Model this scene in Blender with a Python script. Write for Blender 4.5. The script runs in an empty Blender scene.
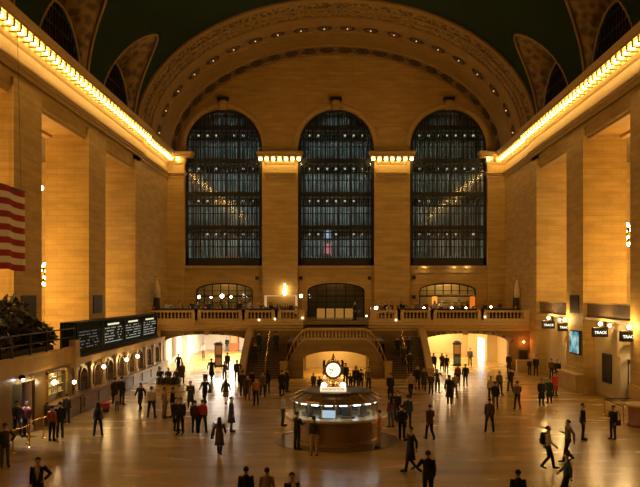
import bpy, bmesh, math, random
from mathutils import Vector, Matrix
random.seed(7)
PI = math.pi
sc = bpy.context.scene
C = sc.collection
F, CX, CY, H = 771.0, 336.0, 294.0, 7.0

# ------------------------------------------------------------------ materials
MATS = {}
def mat(name, col, rough=0.6, metal=0.0, noise=0.0, nscale=3.0, bump=0.0, col2=None, spec=0.5):
    if name in MATS: return MATS[name]
    m = bpy.data.materials.new(name); m.use_nodes = True
    nt = m.node_tree; b = nt.nodes['Principled BSDF']
    b.inputs['Roughness'].default_value = rough
    b.inputs['Metallic'].default_value = metal
    b.inputs['Specular IOR Level'].default_value = spec
    c = (*col, 1); c2 = (*(col2 or [v * 0.6 for v in col]), 1)
    tc = nt.nodes.new('ShaderNodeTexCoord')
    n = nt.nodes.new('ShaderNodeTexNoise'); n.inputs['Scale'].default_value = nscale; n.inputs['Detail'].default_value = 4
    nt.links.new(tc.outputs['Object'], n.inputs['Vector'])
    r = nt.nodes.new('ShaderNodeMix'); r.data_type = 'RGBA'
    mr = nt.nodes.new('ShaderNodeMapRange'); mr.inputs[1].default_value = 0.35; mr.inputs[2].default_value = 0.7
    mr.inputs[4].default_value = noise
    nt.links.new(n.outputs['Fac'], mr.inputs[0]); nt.links.new(mr.outputs[0], r.inputs['Factor'])
    r.inputs['A'].default_value = c; r.inputs['B'].default_value = c2
    nt.links.new(r.outputs['Result'], b.inputs['Base Color'])
    if bump:
        bp = nt.nodes.new('ShaderNodeBump'); bp.inputs['Strength'].default_value = bump; bp.inputs['Distance'].default_value = 0.05
        nt.links.new(n.outputs['Fac'], bp.inputs['Height']); nt.links.new(bp.outputs['Normal'], b.inputs['Normal'])
    MATS[name] = m
    return m

def emit(name, col, s):
    if name in MATS: return MATS[name]
    m = bpy.data.materials.new(name); m.use_nodes = True
    nt = m.node_tree; nt.nodes.clear()
    e = nt.nodes.new('ShaderNodeEmission'); e.inputs[0].default_value = (*col, 1); e.inputs[1].default_value = s
    o = nt.nodes.new('ShaderNodeOutputMaterial'); nt.links.new(e.outputs[0], o.inputs[0])
    MATS[name] = m
    return m

def stone(name, a, b_, mortar, bw=1.5, bh=0.55, rough=0.7):
    """coursed ashlar: brick pattern over (x+y, z)"""
    m = bpy.data.materials.new(name); m.use_nodes = True
    nt = m.node_tree; b = nt.nodes['Principled BSDF']; b.inputs['Roughness'].default_value = rough
    tc = nt.nodes.new('ShaderNodeTexCoord'); sp = nt.nodes.new('ShaderNodeSeparateXYZ')
    nt.links.new(tc.outputs['Object'], sp.inputs[0])
    ad = nt.nodes.new('ShaderNodeMath'); ad.operation = 'ADD'
    nt.links.new(sp.outputs[0], ad.inputs[0]); nt.links.new(sp.outputs[1], ad.inputs[1])
    cb = nt.nodes.new('ShaderNodeCombineXYZ'); nt.links.new(ad.outputs[0], cb.inputs[0]); nt.links.new(sp.outputs[2], cb.inputs[1])
    br = nt.nodes.new('ShaderNodeTexBrick'); nt.links.new(cb.outputs[0], br.inputs['Vector'])
    br.inputs['Color1'].default_value = (*a, 1); br.inputs['Color2'].default_value = (*b_, 1); br.inputs['Mortar'].default_value = (*mortar, 1)
    br.inputs['Scale'].default_value = 1.0; br.inputs['Mortar Size'].default_value = 0.016; br.inputs['Bias'].default_value = -0.1
    br.inputs['Brick Width'].default_value = bw; br.inputs['Row Height'].default_value = bh
    n = nt.nodes.new('ShaderNodeTexNoise'); n.inputs['Scale'].default_value = 0.9; n.inputs['Detail'].default_value = 5
    mp = nt.nodes.new('ShaderNodeMapping'); mp.inputs['Scale'].default_value = (0.5, 0.5, 2.5)
    nt.links.new(tc.outputs['Object'], mp.inputs[0]); nt.links.new(mp.outputs[0], n.inputs['Vector'])
    mx = nt.nodes.new('ShaderNodeMix'); mx.data_type = 'RGBA'; mx.blend_type = 'MULTIPLY'; mx.inputs['Factor'].default_value = 0.55
    cr = nt.nodes.new('ShaderNodeMapRange'); cr.inputs[1].default_value = .3; cr.inputs[2].default_value = .7; cr.inputs[3].default_value = .6; cr.inputs[4].default_value = 1.15
    nt.links.new(n.outputs['Fac'], cr.inputs[0]); nt.links.new(br.outputs['Color'], mx.inputs['A']); nt.links.new(cr.outputs[0], mx.inputs['B'])
    nt.links.new(mx.outputs['Result'], b.inputs['Base Color'])
    MATS[name] = m
    return m

def ornament(name, a, b_, scale, rough=0.6, bump=0.6):
    """carved / painted scroll work: voronoi + wave"""
    m = bpy.data.materials.new(name); m.use_nodes = True
    nt = m.node_tree; b = nt.nodes['Principled BSDF']; b.inputs['Roughness'].default_value = rough
    tc = nt.nodes.new('ShaderNodeTexCoord')
    v = nt.nodes.new('ShaderNodeTexVoronoi'); v.inputs['Scale'].default_value = scale
    n = nt.nodes.new('ShaderNodeTexNoise'); n.inputs['Scale'].default_value = scale * 0.7; n.inputs['Detail'].default_value = 3; n.inputs['Distortion'].default_value = 1.5
    nt.links.new(tc.outputs['Object'], v.inputs['Vector']); nt.links.new(tc.outputs['Object'], n.inputs['Vector'])
    mu = nt.nodes.new('ShaderNodeMath'); mu.operation = 'MULTIPLY'; nt.links.new(v.outputs['Distance'], mu.inputs[0]); nt.links.new(n.outputs['Fac'], mu.inputs[1])
    mr = nt.nodes.new('ShaderNodeMapRange'); mr.inputs[1].default_value = .12; mr.inputs[2].default_value = .34
    nt.links.new(mu.outputs[0], mr.inputs[0])
    mx = nt.nodes.new('ShaderNodeMix'); mx.data_type = 'RGBA'; mx.inputs['A'].default_value = (*a, 1); mx.inputs['B'].default_value = (*b_, 1)
    nt.links.new(mr.outputs[0], mx.inputs['Factor']); nt.links.new(mx.outputs['Result'], b.inputs['Base Color'])
    bp = nt.nodes.new('ShaderNodeBump'); bp.inputs['Strength'].default_value = bump; bp.inputs['Distance'].default_value = .1
    nt.links.new(mu.outputs[0], bp.inputs['Height']); nt.links.new(bp.outputs['Normal'], b.inputs['Normal'])
    MATS[name] = m
    return m

def glass_mat():
    m = bpy.data.materials.new('pane_glass'); m.use_nodes = True
    nt = m.node_tree; nt.nodes.clear()
    t = nt.nodes.new('ShaderNodeBsdfTransparent'); t.inputs[0].default_value = (.82, .88, .88, 1)
    g = nt.nodes.new('ShaderNodeBsdfGlossy'); g.inputs['Roughness'].default_value = .08
    mx = nt.nodes.new('ShaderNodeMixShader'); mx.inputs[0].default_value = .07
    o = nt.nodes.new('ShaderNodeOutputMaterial')
    nt.links.new(t.outputs[0], mx.inputs[1]); nt.links.new(g.outputs[0], mx.inputs[2]); nt.links.new(mx.outputs[0], o.inputs[0])
    MATS['glass'] = m
    return m

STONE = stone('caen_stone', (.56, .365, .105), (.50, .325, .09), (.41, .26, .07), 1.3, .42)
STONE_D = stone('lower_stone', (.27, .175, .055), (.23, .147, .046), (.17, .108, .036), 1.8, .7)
PLAIN = mat('smooth_stone', (.50, .325, .10), .6, noise=.5, nscale=1.2)
TRIM = mat('moulding_stone', (.52, .35, .12), .55, noise=.35, nscale=4, bump=.15)
TAN = mat('polished_tan_marble', (.26, .175, .065), .3, noise=.6, nscale=2)
CREAM = mat('cream_marble', (.66, .51, .23), .45, noise=.3, nscale=1)
CREAMW = mat('pale_passage_wall', (.80, .76, .68), .5, noise=.2, nscale=1)
DARK = mat('dark_bronze', (.035, .028, .02), .4, metal=.4, noise=.3)
IRON = mat('black_iron', (.018, .017, .015), .5)
BRASS = mat('polished_brass', (.83, .55, .18), .22, metal=1)
GOLDP = mat('gilded_frame', (.60, .42, .18), .4, metal=.3, noise=.4, nscale=8)
GREEN = mat('dark_green_ceiling', (.016, .034, .014), .9, noise=.5, nscale=.25, col2=(.011, .022, .010), spec=.2)
ORN = ornament('painted_gold_scrollwork', (.10, .06, .02), (.30, .185, .06), 1.5)
CARV = ornament('carved_foliage_band', (.07, .04, .015), (.33, .21, .06), 3.0)
LEAF = ornament('dark_leaf_band', (.08, .05, .02), (.26, .16, .05), 2.0)
GLASS = glass_mat()
WHITE = mat('white_enamel', (.8, .78, .72), .4)
BLACK = mat('matt_black', (.015, .015, .015), .6)
def floor_mat():
    m = bpy.data.materials.new('tennessee_marble_floor'); m.use_nodes = True
    nt = m.node_tree; b = nt.nodes['Principled BSDF']; b.inputs['Specular IOR Level'].default_value = .38
    tc = nt.nodes.new('ShaderNodeTexCoord')
    br = nt.nodes.new('ShaderNodeTexBrick'); br.offset = 0.5
    br.inputs['Color1'].default_value = (.50, .325, .085, 1); br.inputs['Color2'].default_value = (.45, .285, .07, 1); br.inputs['Mortar'].default_value = (.38, .24, .06, 1)
    br.inputs['Scale'].default_value = 1; br.inputs['Mortar Size'].default_value = .02; br.inputs['Brick Width'].default_value = 2.4; br.inputs['Row Height'].default_value = 1.2
    nt.links.new(tc.outputs['Object'], br.inputs['Vector'])
    mp = nt.nodes.new('ShaderNodeMapping'); mp.inputs['Scale'].default_value = (.35, .9, 1); nt.links.new(tc.outputs['Object'], mp.inputs[0])
    n = nt.nodes.new('ShaderNodeTexNoise'); n.inputs['Scale'].default_value = .9; n.inputs['Detail'].default_value = 7; nt.links.new(mp.outputs[0], n.inputs['Vector'])
    mr = nt.nodes.new('ShaderNodeMapRange'); mr.inputs[1].default_value = .3; mr.inputs[2].default_value = .7; mr.inputs[3].default_value = .55; mr.inputs[4].default_value = 1.2
    nt.links.new(n.outputs['Fac'], mr.inputs[0])
    mx = nt.nodes.new('ShaderNodeMix'); mx.data_type = 'RGBA'; mx.blend_type = 'MULTIPLY'; mx.inputs['Factor'].default_value = .7
    nt.links.new(br.outputs['Color'], mx.inputs['A']); nt.links.new(mr.outputs[0], mx.inputs['B']); nt.links.new(mx.outputs['Result'], b.inputs['Base Color'])
    rr = nt.nodes.new('ShaderNodeMapRange'); rr.inputs[3].default_value = .16; rr.inputs[4].default_value = .34; nt.links.new(n.outputs['Fac'], rr.inputs[0])
    nt.links.new(rr.outputs[0], b.inputs['Roughness'])
    n2 = nt.nodes.new('ShaderNodeTexNoise'); n2.inputs['Scale'].default_value = 1.5
    nt.links.new(tc.outputs['Object'], n2.inputs['Vector'])
    bp = nt.nodes.new('ShaderNodeBump'); bp.inputs['Strength'].default_value = .12; bp.inputs['Distance'].default_value = .05
    nt.links.new(n2.outputs['Fac'], bp.inputs['Height']); nt.links.new(bp.outputs['Normal'], b.inputs['Normal'])
    return m
FLOOR = floor_mat()

# ------------------------------------------------------------------ mesh builder
class MB:
    def __init__(s): s.v = []; s.f = []; s.T = None
    def add(s, vs, fs):
        o = len(s.v)
        for p in vs:
            p = Vector(p)
            s.v.append(tuple(s.T @ p) if s.T is not None else tuple(p))
        s.f += [tuple(i + o for i in f) for f in fs]
        return s
    def box(s, x0, x1, y0, y1, z0, z1):
        if x0 > x1: x0, x1 = x1, x0
        if y0 > y1: y0, y1 = y1, y0
        return s.add([(x0,y0,z0),(x1,y0,z0),(x1,y1,z0),(x0,y1,z0),(x0,y0,z1),(x1,y0,z1),(x1,y1,z1),(x0,y1,z1)],
                     [(3,2,1,0),(4,5,6,7),(0,1,5,4),(1,2,6,5),(2,3,7,6),(3,0,4,7)])
    def loft(s, rings, cap=True, close=True):
        n = len(rings[0]); vs = [p for r in rings for p in r]; fs = []
        for i in range(len(rings) - 1):
            for j in range(n if close else n - 1):
                k = (j + 1) % n
                fs.append((i*n+j, i*n+k, (i+1)*n+k, (i+1)*n+j))
        if cap and close:
            fs.append(tuple(reversed(range(n)))); fs.append(tuple((len(rings)-1)*n + j for j in range(n)))
        return s.add(vs, fs)
    def lathe(s, prof, c=(0,0,0), n=24, a0=0, sx=1, sy=1):
        return s.loft([[(c[0]+r*sx*math.cos(a0+2*PI*j/n), c[1]+r*sy*math.sin(a0+2*PI*j/n), c[2]+z) for j in range(n)] for r, z in prof])
    def tube(s, pts, rad, n=8, cap=True):
        pts = [Vector(p) for p in pts]
        if not isinstance(rad, (list, tuple)): rad = [rad] * len(pts)
        rings = []; ref = None
        for i, p in enumerate(pts):
            d = (pts[min(i+1, len(pts)-1)] - pts[max(i-1, 0)]).normalized()
            if ref is None:
                ref = Vector((0,0,1)) if abs(d.z) < .9 else Vector((0,1,0))
            u = d.cross(ref).normalized(); w = u.cross(d).normalized(); ref = w
            r = rad[i]
            rings.append([tuple(p + u*math.cos(2*PI*j/n)*r + w*math.sin(2*PI*j/n)*r) for j in range(n)])
        return s.loft(rings, cap)
    def sphere(s, c, r, n=12, m=8, sz=1.0, sx=1.0, sy=1.0):
        return s.lathe([(max(r*math.sin(PI*i/m), 1e-4), -r*sz*math.cos(PI*i/m)) for i in range(m+1)], c, n, 0, sx, sy)
    def hexa(s, a, b, c, d, e, f, g, h):
        return s.add([a,b,c,d,e,f,g,h], [(3,2,1,0),(4,5,6,7),(0,1,5,4),(1,2,6,5),(2,3,7,6),(3,0,4,7)])
    def build(s, name, m, parent=None, smooth=False, bevel=0):
        me = bpy.data.meshes.new(name); me.from_pydata(s.v, [], s.f)
        bm = bmesh.new(); bm.from_mesh(me); bmesh.ops.recalc_face_normals(bm, faces=bm.faces); bm.to_mesh(me); bm.free()
        if smooth:
            for p in me.polygons: p.use_smooth = True
        me.materials.append(m)
        o = bpy.data.objects.new(name, me); C.objects.link(o)
        if bevel:
            b = o.modifiers.new('b', 'BEVEL'); b.width = bevel; b.segments = 2; b.limit_method = 'ANGLE'
        if smooth == 'auto':
            pass
        if parent is not None: o.parent = parent
        return o

def tag(o, label=None, cat=None, group=None, kind=None):
    if label: o['label'] = label
    if cat: o['category'] = cat
    if group: o['group'] = group
    if kind: o['kind'] = kind
    return o
def empty(name, loc=(0,0,0), rz=0, label=None, cat=None, group=None, kind=None):
    o = bpy.data.objects.new(name, None); o.empty_display_size = .2; C.objects.link(o)
    o.location = loc; o.rotation_euler = (0,0,rz)
    return tag(o, label, cat, group, kind)
def struct(name, mb, m, parent=None, label=None, smooth=False):
    o = mb.build(name, m, parent, smooth)
    if parent is None: o['kind'] = 'structure'
    if label: o['label'] = label
    return o
KIDS = {}
def dup(root, loc=None, rz=None, label=None, group=None, cat=None):
    r = root.copy(); C.objects.link(r)
    if loc is not None: r.location = loc
    if rz is not None: r.rotation_euler = (0,0,rz)
    if label: r['label'] = label
    if group: r['group'] = group
    for ch in root.children:
        c = ch.copy(); C.objects.link(c); c.parent = r
        for g in ch.children:
            d = g.copy(); C.objects.link(d); d.parent = c
    return r
def ground(px, py):
    Y = F*H/(py-CY); return ((px-CX)*Y/F, Y)
def at(px, py, Y): return ((px-CX)*Y/F, Y, H-(py-CY)*Y/F)

def arch_wall(mb, u0, u1, z0, z1, w0, w1, ops, put, n=20):
    """wall between u0..u1, z0..z1, thickness w0..w1 with arched openings (c, hw, zb, zspring, rise); put maps (u,w,z)->xyz"""
    def bx(a, b, c, d):
        mb.hexa(*[put(*p) for p in ((a,w0,c),(b,w0,c),(b,w1,c),(a,w1,c),(a,w0,d),(b,w0,d),(b,w1,d),(a,w1,d))])
    u = u0
    for c, hw, zb, zs, rise in sorted(ops):
        if c - hw > u: bx(u, c-hw, z0, z1)
        if zb > z0: bx(c-hw, c+hw, z0, zb)
        if rise > 0:
            for i in range(n):
                ta, tb = -math.cos(PI*i/n), -math.cos(PI*(i+1)/n)
                za, zc = zs + rise*math.sqrt(max(0, 1-ta*ta)), zs + rise*math.sqrt(max(0, 1-tb*tb))
                a, b = c+hw*ta, c+hw*tb
                mb.hexa(*[put(*p) for p in ((a,w0,za),(b,w0,zc),(b,w1,zc),(a,w1,za),(a,w0,z1),(b,w0,z1),(b,w1,z1),(a,w1,z1))])
        else: bx(c-hw, c+hw, zs, z1)
        u = c + hw
    if u1 > u: bx(u, u1, z0, z1)
    return mb
idn = lambda u, w, z: (u, w, z)

W = 17.85; YE = 82.0
BAYS = [63.45, 50.65, 37.85, 25.05]
YP = [(67.85, 70.2)] + [(BAYS[i+1]+4.4, BAYS[i]-4.4) for i in range(3)]   # piers
Y0 = -3.0

# ------------------------------------------------------------------ floor
struct('floor', MB().box(-26.5, 26.5, Y0, 104, -.4, 0), FLOOR)

# ------------------------------------------------------------------ side walls
for sgn, side in ((-1, 'left'), (1, 'right')):
    X = lambda d: sgn*(W - d)       # d = distance inwards from wall face
    zb = 3.8 if sgn < 0 else 6.3
    m = MB()
    y_near = BAYS[-1]-4.4
    # wall above openings and piers 2.9 m deep
    m.box(X(0), sgn*20.75, Y0, y_near, 0, 22.6)
    m.box(X(0), sgn*20.75, y_near, 70.2, 18.25, 22.6)
    m.box(X(0), sgn*20.75, 67.85, YE, 0, 22.6)
    m.box(sgn*20.75, sgn*26.5, 67.86, 68.3, 0, 22.6)
    for a, b in YP[1:]: m.box(X(0), sgn*20.75, a, b, 0, 18.25)
    struct('wall_'+side, m, STONE)
    # slightly projecting pier faces
    for k, (a, b) in enumerate(YP):
        pm = MB().box(X(-.02), X(.2), a+.0, b, 0, 18.9)
        pm.box(X(.2), X(.32), a-.0, b, 0, 1.6 if sgn > 0 else .3)
        struct('trim_%d' % (10+k+(0 if sgn < 0 else 10)), pm, STONE)
    # soffit coffers of openings
    for k, yc in enumerate(BAYS):
        c = MB()
        for (a, b, x0, x1) in ((yc-4.4, yc+4.4, .15, .5), (yc-4.4, yc+4.4, 2.3, 2.75), (yc-4.4, yc-3.9, .5, 2.3), (yc+3.9, yc+4.4, .5, 2.3)):
            c.box(sgn*(W+x0), sgn*(W+x1), a, b, 18.05, 18.26)
        struct('trim_%d' % (30+k+(0 if sgn < 0 else 10)), c, TRIM)
    # corridor behind the piers
    g = MB()
    wins = [(yc+6.4-12.8*j, 2.0, 7.5, 15.5, 2.0) for j in (0,) for yc in BAYS]
    arch_wall(g, y_near-6, 68.3, 0, 22.6, 26.0, 26.5, [(yc-.2, 2.2, 7.0, 14.0, 2.2) for yc in BAYS], lambda u, w, z: (sgn*w, u, z))
    g.box(sgn*20.75, sgn*26.5, y_near-6, 68.3, 18.6, 19.0)
    g.box(sgn*20.75, sgn*26.5, y_near-6, y_near-5.6, 0, 19)
    fz = 3.8 if sgn < 0 else 5.3
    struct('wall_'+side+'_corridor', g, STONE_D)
    fl = MB().box(sgn*(17.9 if sgn<0 else 18.6), sgn*26, y_near-6, 68.3, fz-.35, fz)
    struct('floor_'+side+'_corridor', fl, TAN)
    for k, yc in enumerate(BAYS):
        wf = MB()
        for j in range(6): wf.box(sgn*26.2, sgn*26.3, yc-2.4+j*.88-.03, yc-2.4+j*.88+.03, 7, 16.2)
        for j in range(7): wf.box(sgn*26.2, sgn*26.3, yc-2.4, yc+2.0, 7+j*1.4-.03, 7+j*1.4+.03)
        wo = struct('window_%d' % (20+k+(0 if sgn<0 else 10)), wf, IRON)
        MB().box(sgn*26.33, sgn*26.36, yc-2.4, yc+2.0, 7, 16.2).build('window_pane', mat('night_glass', (.01,.015,.02), .1), wo)

# back wall behind the camera
struct('wall_back', MB().box(-W-3, W+3, Y0-.5, Y0, 0, 34.5), STONE)

# ------------------------------------------------------------------ cornice
PROF = [(0,19.25),(.08,19.27),(.08,19.42),(.03,19.44),(.03,19.52),(.14,19.56),(.14,19.66),(.26,19.74),(.26,19.86),(.03,19.9),(.03,20.66),(.12,20.8),(.2,20.98),(.2,21.38),
        (.86,21.40),(.86,21.58),(.96,21.66),(1.05,21.92),(.9,22.0),(0,22.1)]
def cornice(mb, path):
    """sweep the profile along a plan path of (point, inward normal scaled for mitre)"""
    rings = [[(p[0]+nx*d, p[1]+ny*d, z) for d, z in PROF] for (p, (nx, ny)) in path]
    mb.loft(rings, True, True)
for sgn, side in ((-1, 'left'), (1, 'right')):
    s = -sgn
    path = [((sgn*(W-.2), Y0), (s, 0)), ((sgn*(W-.2), 70.2), (s, -0.0)), ((sgn*W, 70.4), (s, 0)), ((sgn*W, 81.55), (s, -1)), ((sgn*16.05, 81.55), (0, -1))]
    # mitre at the corner, return across the corner pilaster, then return to the wall
    m = MB(); cornice(m, [path[0], path[1], path[2], path[3], ((sgn*16.05, 81.55), (s, -1)), ((sgn*16.05, 82.0), (s, 0))])
    struct('trim_%d' % (1 if sgn < 0 else 2), m, TRIM)

# end wall piers and their capitals
em = MB()
for c, hw in ((-16.95, .9), (-5.92, 1.86), (5.92, 1.86), (16.95, .9)):
    em.box(c-hw, c+hw, 81.55, 82.0, 4.3, 21.0)
pier_o = struct('trim_3', em, STONE)
for k, c in enumerate((-5.92, 5.92)):
    m = MB(); a, b = c-1.42, c+1.42
    cornice(m, [((a, 82.0), (-1, 0)), ((a, 81.55), (-1, -1)), ((b, 81.55), (1, -1)), ((b, 82.0), (1, 0))])
    struct('trim_%d' % (4+k), m, TRIM)

# ------------------------------------------------------------------ cornice bulbs with modillion blocks
BULB = emit('warm_bulb', (1.0, .65, .22), 36)
def bulb_mesh():
    m = MB(); m.sphere((0,0,0), .17, 10, 6); return m
bm_ = bulb_mesh().build('cornice_lamp', BULB, None, True)
hold = MB().lathe([(.09,.1),(.1,.17),(.06,.24)], n=8).build('lamp_holder', GOLDP, bm_)
def mod_block(mb, x, y, ax):
    if ax == 'y': mb.box(x-.24, x+.22, y-.13, y+.13, 21.02, 21.4)
    else: mb.box(x-.13, x+.13, y-.24, y+.22, 21.02, 21.4)
first = True
def put_bulb(x, y, label, group, z=21.17):
    global first
    if first: o = bm_; first = False
    else: o = dup(bm_)
    o.location = (x, y, z); tag(o, label, 'lamp', group)
    return o
SP = .86
for sgn, side in ((-1, 'left'), (1, 'right')):
    mods = MB(); y = 21.0
    while y < 80.6:
        w = W-.2 if y < 70.3 else W
        put_bulb(sgn*(w-.62), y, 'glowing round bulb in the long row under the %s side wall cornice' % side, 'bulbs under the %s cornice' % side)
        mods.box(sgn*(w-.18), sgn*(w-.82), y+SP/2-.15, y+SP/2+.15, 21.02, 21.42)
        y += SP
    struct('trim_%d' % (6 if sgn < 0 else 7), mods, TRIM)
for c, hw, n, nm in ((-16.95, .9, 2, 'left corner pilaster'), (-5.92, 1.86, 7, 'pier left of the middle window'), (5.92, 1.86, 7, 'pier right of the middle window'), (16.95, .9, 2, 'right corner pilaster')):
    mods = MB()
    w2 = hw+.16 if n == 7 else hw
    for i in range(n):
        x = c - w2 + 2*w2*(i if n == 7 else i+.1)/(n-1 if n == 7 else 1.6) + (0 if n==7 else (.0 if c<0 else -.1))
        put_bulb(x, 80.97, 'glowing round bulb under the capital of the %s' % nm, 'bulbs on the %s' % nm)
    for i in range(n-1): 
        x = c - w2 + 2*w2*(i+.5)/(n-1 if n == 7 else 1.6)
        mods.box(x-.14, x+.14, 80.78, 81.3, 21.02, 21.42)
    struct('trim_%d' % (50+int(c)), mods, TRIM)

# ------------------------------------------------------------------ vault with lunettes
A, B, Z0 = 17.95, 11.75, 21.7
mat('rim', (.30,.19,.06), .6)
HWG, HG = 4.75, 6.65
HWW, HWZ = 4.15, 4.35
def groin(t):    # t in -1..1 -> height above Z0
    return HG*(1-abs(t)**1.75)**.62 if abs(t) < 1 else 0.0
ys = []
yy = Y0
while yy < 68.6: ys.append(yy); yy += .4
for yc in BAYS + [12.25]:
    for t in (-1, -.995, -.97, -.94, -.9, .9, .94, .97, .995, 1, 0): ys.append(yc + t*HWG)
ys = sorted(set(ys + [68.7]))
rows = []
NT = 40
for y in ys:
    g = 0
    for yc in BAYS + [12.25]:
        t = (y-yc)/HWG
        if abs(t) < 1: g = groin(t)
    th0 = math.asin(min(.999, g/B))
    rows.append([(A*math.cos(th0+(PI-2*th0)*i/NT), y, Z0+B*math.sin(th0+(PI-2*th0)*i/NT)) for i in range(NT+1)])
v = MB(); v.loft(rows, False, False)
vo = struct('ceiling', v, GREEN, smooth=True)
so = vo.modifiers.new('s', 'SOLIDIFY'); so.thickness = .12; so.offset = -1
for sgn in (-1, 1):
    for k, yc in enumerate(BAYS + [12.25]):
        N = 28; ra, rb, rc = [], [], []
        for i in range(N+1):
            a = PI*i/N; t = -math.cos(a)
            t = max(-.9999, min(.9999, t))
            g = groin(t); xg = A*math.sqrt(1-(g/B)**2)
            G = Vector((sgn*xg, yc+t*HWG, Z0+g)); Wp = Vector((sgn*(W+.35), yc+t*HWW, Z0+HWZ*math.sin(a)))
            ra.append(tuple(G)); rc.append(tuple(Wp))
            mid = (G*.5+Wp*.5); mid.z += .25*math.sin(a); rb.append(tuple(mid))
        lb = MB(); lb.loft([ra, rb, rc], False, False)
        lo = struct('ceiling_lunette', lb, ORN, smooth=True); lo.name = 'ceiling_lunette_%d' % (k+1+(0 if sgn<0 else 5))
        ss = lo.modifiers.new('s', 'SOLIDIFY'); ss.thickness = .1; ss.offset = 0
        MB().tube([(p[0]-sgn*.06, p[1], p[2]-.05) for p in ra], .13, 6).build('rim_moulding', MATS['rim'], lo, True)
        MB().tube([(p[0]-sgn*.05, p[1], p[2]) for p in rc], .10, 6).build('rim_moulding', MATS['rim'], lo, True)
        wf = MB()
        for j in range(-8, 9):
            yj = j*.5
            if abs(yj) < HWW: wf.box(sgn*(W+.4), sgn*(W+.5), yc+yj-.05, yc+yj+.05, Z0, Z0+HWZ*math.sqrt(1-(yj/HWW)**2))
        for j in range(4):
            zz = .5+j*1.1; hw = HWW*math.sqrt(1-(zz/HWZ)**2)
            wf.box(sgn*(W+.4), sgn*(W+.48), yc-hw, yc+hw, Z0+zz-.05, Z0+zz+.05)
        wo = struct('window_%d' % (40+k+(0 if sgn<0 else 10)), wf, DARK)
        pane = MB(); pts = [(sgn*(W+.55), yc-HWW*math.cos(PI*i/20), Z0+HWZ*math.sin(PI*i/20)) for i in range(21)]
        pts2 = [(sgn*(W+.6), p[1], p[2]) for p in pts]
        pane.loft([pts, pts2], True, True); pane.build('window_pane', mat('night_glass', (.01,.015,.02), .1), wo)

# ------------------------------------------------------------------ great arch band at the end of the vault
ARCH = mat('dimmed_arch_stone', (.34, .21, .058), .6, noise=.5, nscale=1.2)  # same stone as the walls; arch colours darkened to imitate dim light
ARCHT = mat('dimmed_arch_moulding', (.33, .20, .058), .6, noise=.4, nscale=4)
def ell(a, b, y, n=64, z0=21.45, e=0.0):
    return [(a*math.cos(PI*i/n), y, z0+b*math.sin(PI*i/n)) for i in range(n+1)]
def band(name, m, prof, parent=None):
    """prof: list of (shrink d, y); the curve is the soffit ellipse reduced by d"""
    mb = MB(); mb.loft([ell(17.75-d, 11.75-d, y) for d, y in prof], False, False)
    o = struct(name, mb, m, parent, smooth=False)
    sm = o.modifiers.new('s', 'SOLIDIFY'); sm.thickness = .08; sm.offset = 0
    return o
band('trim_60', ARCHT, [(-.6,68.75),(-.1,68.4),(.05,68.4),(.12,68.6),(.25,68.7)])
band('trim_61', CARV, [(.2,68.7),(.3,69.4),(.36,69.4),(.36,71.7)])
band('trim_62', ARCHT, [(.36,69.55),(.44,69.55),(.44,69.75),(.36,69.75)])
band('trim_63', ARCHT, [(.36,70.7),(.44,70.7),(.44,70.9),(.36,70.9)])
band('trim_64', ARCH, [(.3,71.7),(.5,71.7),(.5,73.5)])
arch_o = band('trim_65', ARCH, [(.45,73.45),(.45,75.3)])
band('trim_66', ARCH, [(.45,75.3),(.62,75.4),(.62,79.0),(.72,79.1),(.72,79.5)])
band('trim_67', LEAF, [(.65,79.5),(.65,81.5)])
band('trim_68', ARCHT, [(.65,81.5),(.78,81.5),(.78,82.0)])
# coffer medallions
def frame_at(th, d, y):
    a, b = 17.75-d, 11.75-d
    p = Vector((a*math.cos(th), y, 21.45+b*math.sin(th)))
    t = Vector((-a*math.sin(th), 0, b*math.cos(th))).normalized()
    n = Vector((0,1,0)).cross(t).normalized()
    if n.dot(Vector((0,y,21.45))-p) < 0: n = -n
    return Matrix((( t.x, 0, n.x, p.x), (t.y, 1, n.y, p.y), (t.z, 0, n.z, p.z), (0,0,0,1)))
def arc_thetas(n, d):
    a, b = 17.75-d, 11.75-d; N = 2000; L = [0]
    for i in range(N):
        t0, t1 = PI*i/N, PI*(i+1)/N
        L.append(L[-1]+math.hypot(a*(math.cos(t1)-math.cos(t0)), b*(math.sin(t1)-math.sin(t0))))
    out = []; 
    for k in range(n):
        s = L[-1]*(k+.5)/n; i = next(i for i in range(N+1) if L[i] >= s); out.append(PI*i/N)
    return out
med = None
for th in arc_thetas(20, .45):
    M4 = frame_at(th, .50, 74.4)
    if med is None:
        fr = MB(); n = 28
        fr.loft([[((1.0*k)*math.cos(2*PI*j/n)*r1, (1.05*k)*math.sin(2*PI*j/n)*r1, h) for j in range(n)] for k, r1, h in ((1,1.08,0),(1,1.04,.14),(1,.92,.12),(1,.86,.02))], False)
        fr.loft([[(.98*r*math.cos(2*PI*j/n), 1.05*r*math.sin(2*PI*j/n), h) for j in range(n)] for r, h in ((1.3,.0),(1.27,.06),(1.2,.06),(1.18,.0))], False)
        med = fr.build('medallion_lamp', ARCHT, None, True)
        ds = MB(); ds.loft([[(.9*r*math.cos(2*PI*j/n), .95*r*math.sin(2*PI*j/n), h) for j in range(n)] for r, h in ((1,.02),(1,.045),(.05,.045))], True)
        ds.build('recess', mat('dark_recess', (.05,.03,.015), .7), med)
        ro = MB()
        for q in range(8):
            a = q*PI/4; ro.sphere((.42*math.cos(a), .48*math.sin(a), .06), .17, 6, 4, .6)
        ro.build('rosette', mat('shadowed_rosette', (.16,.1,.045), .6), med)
        MB().sphere((0,0,.14), .09, 8, 6).build('bulb', emit('dim_bulb', (1,.6,.25), .8), med)
        o = med
    else: o = dup(med)
    o.matrix_world = M4 @ Matrix.Scale(.84,4)
    tag(o, 'dark oval rosette recess with a small bulb under the great arch', 'medallion', 'oval rosettes along the arch soffit')
sq = None
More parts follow.
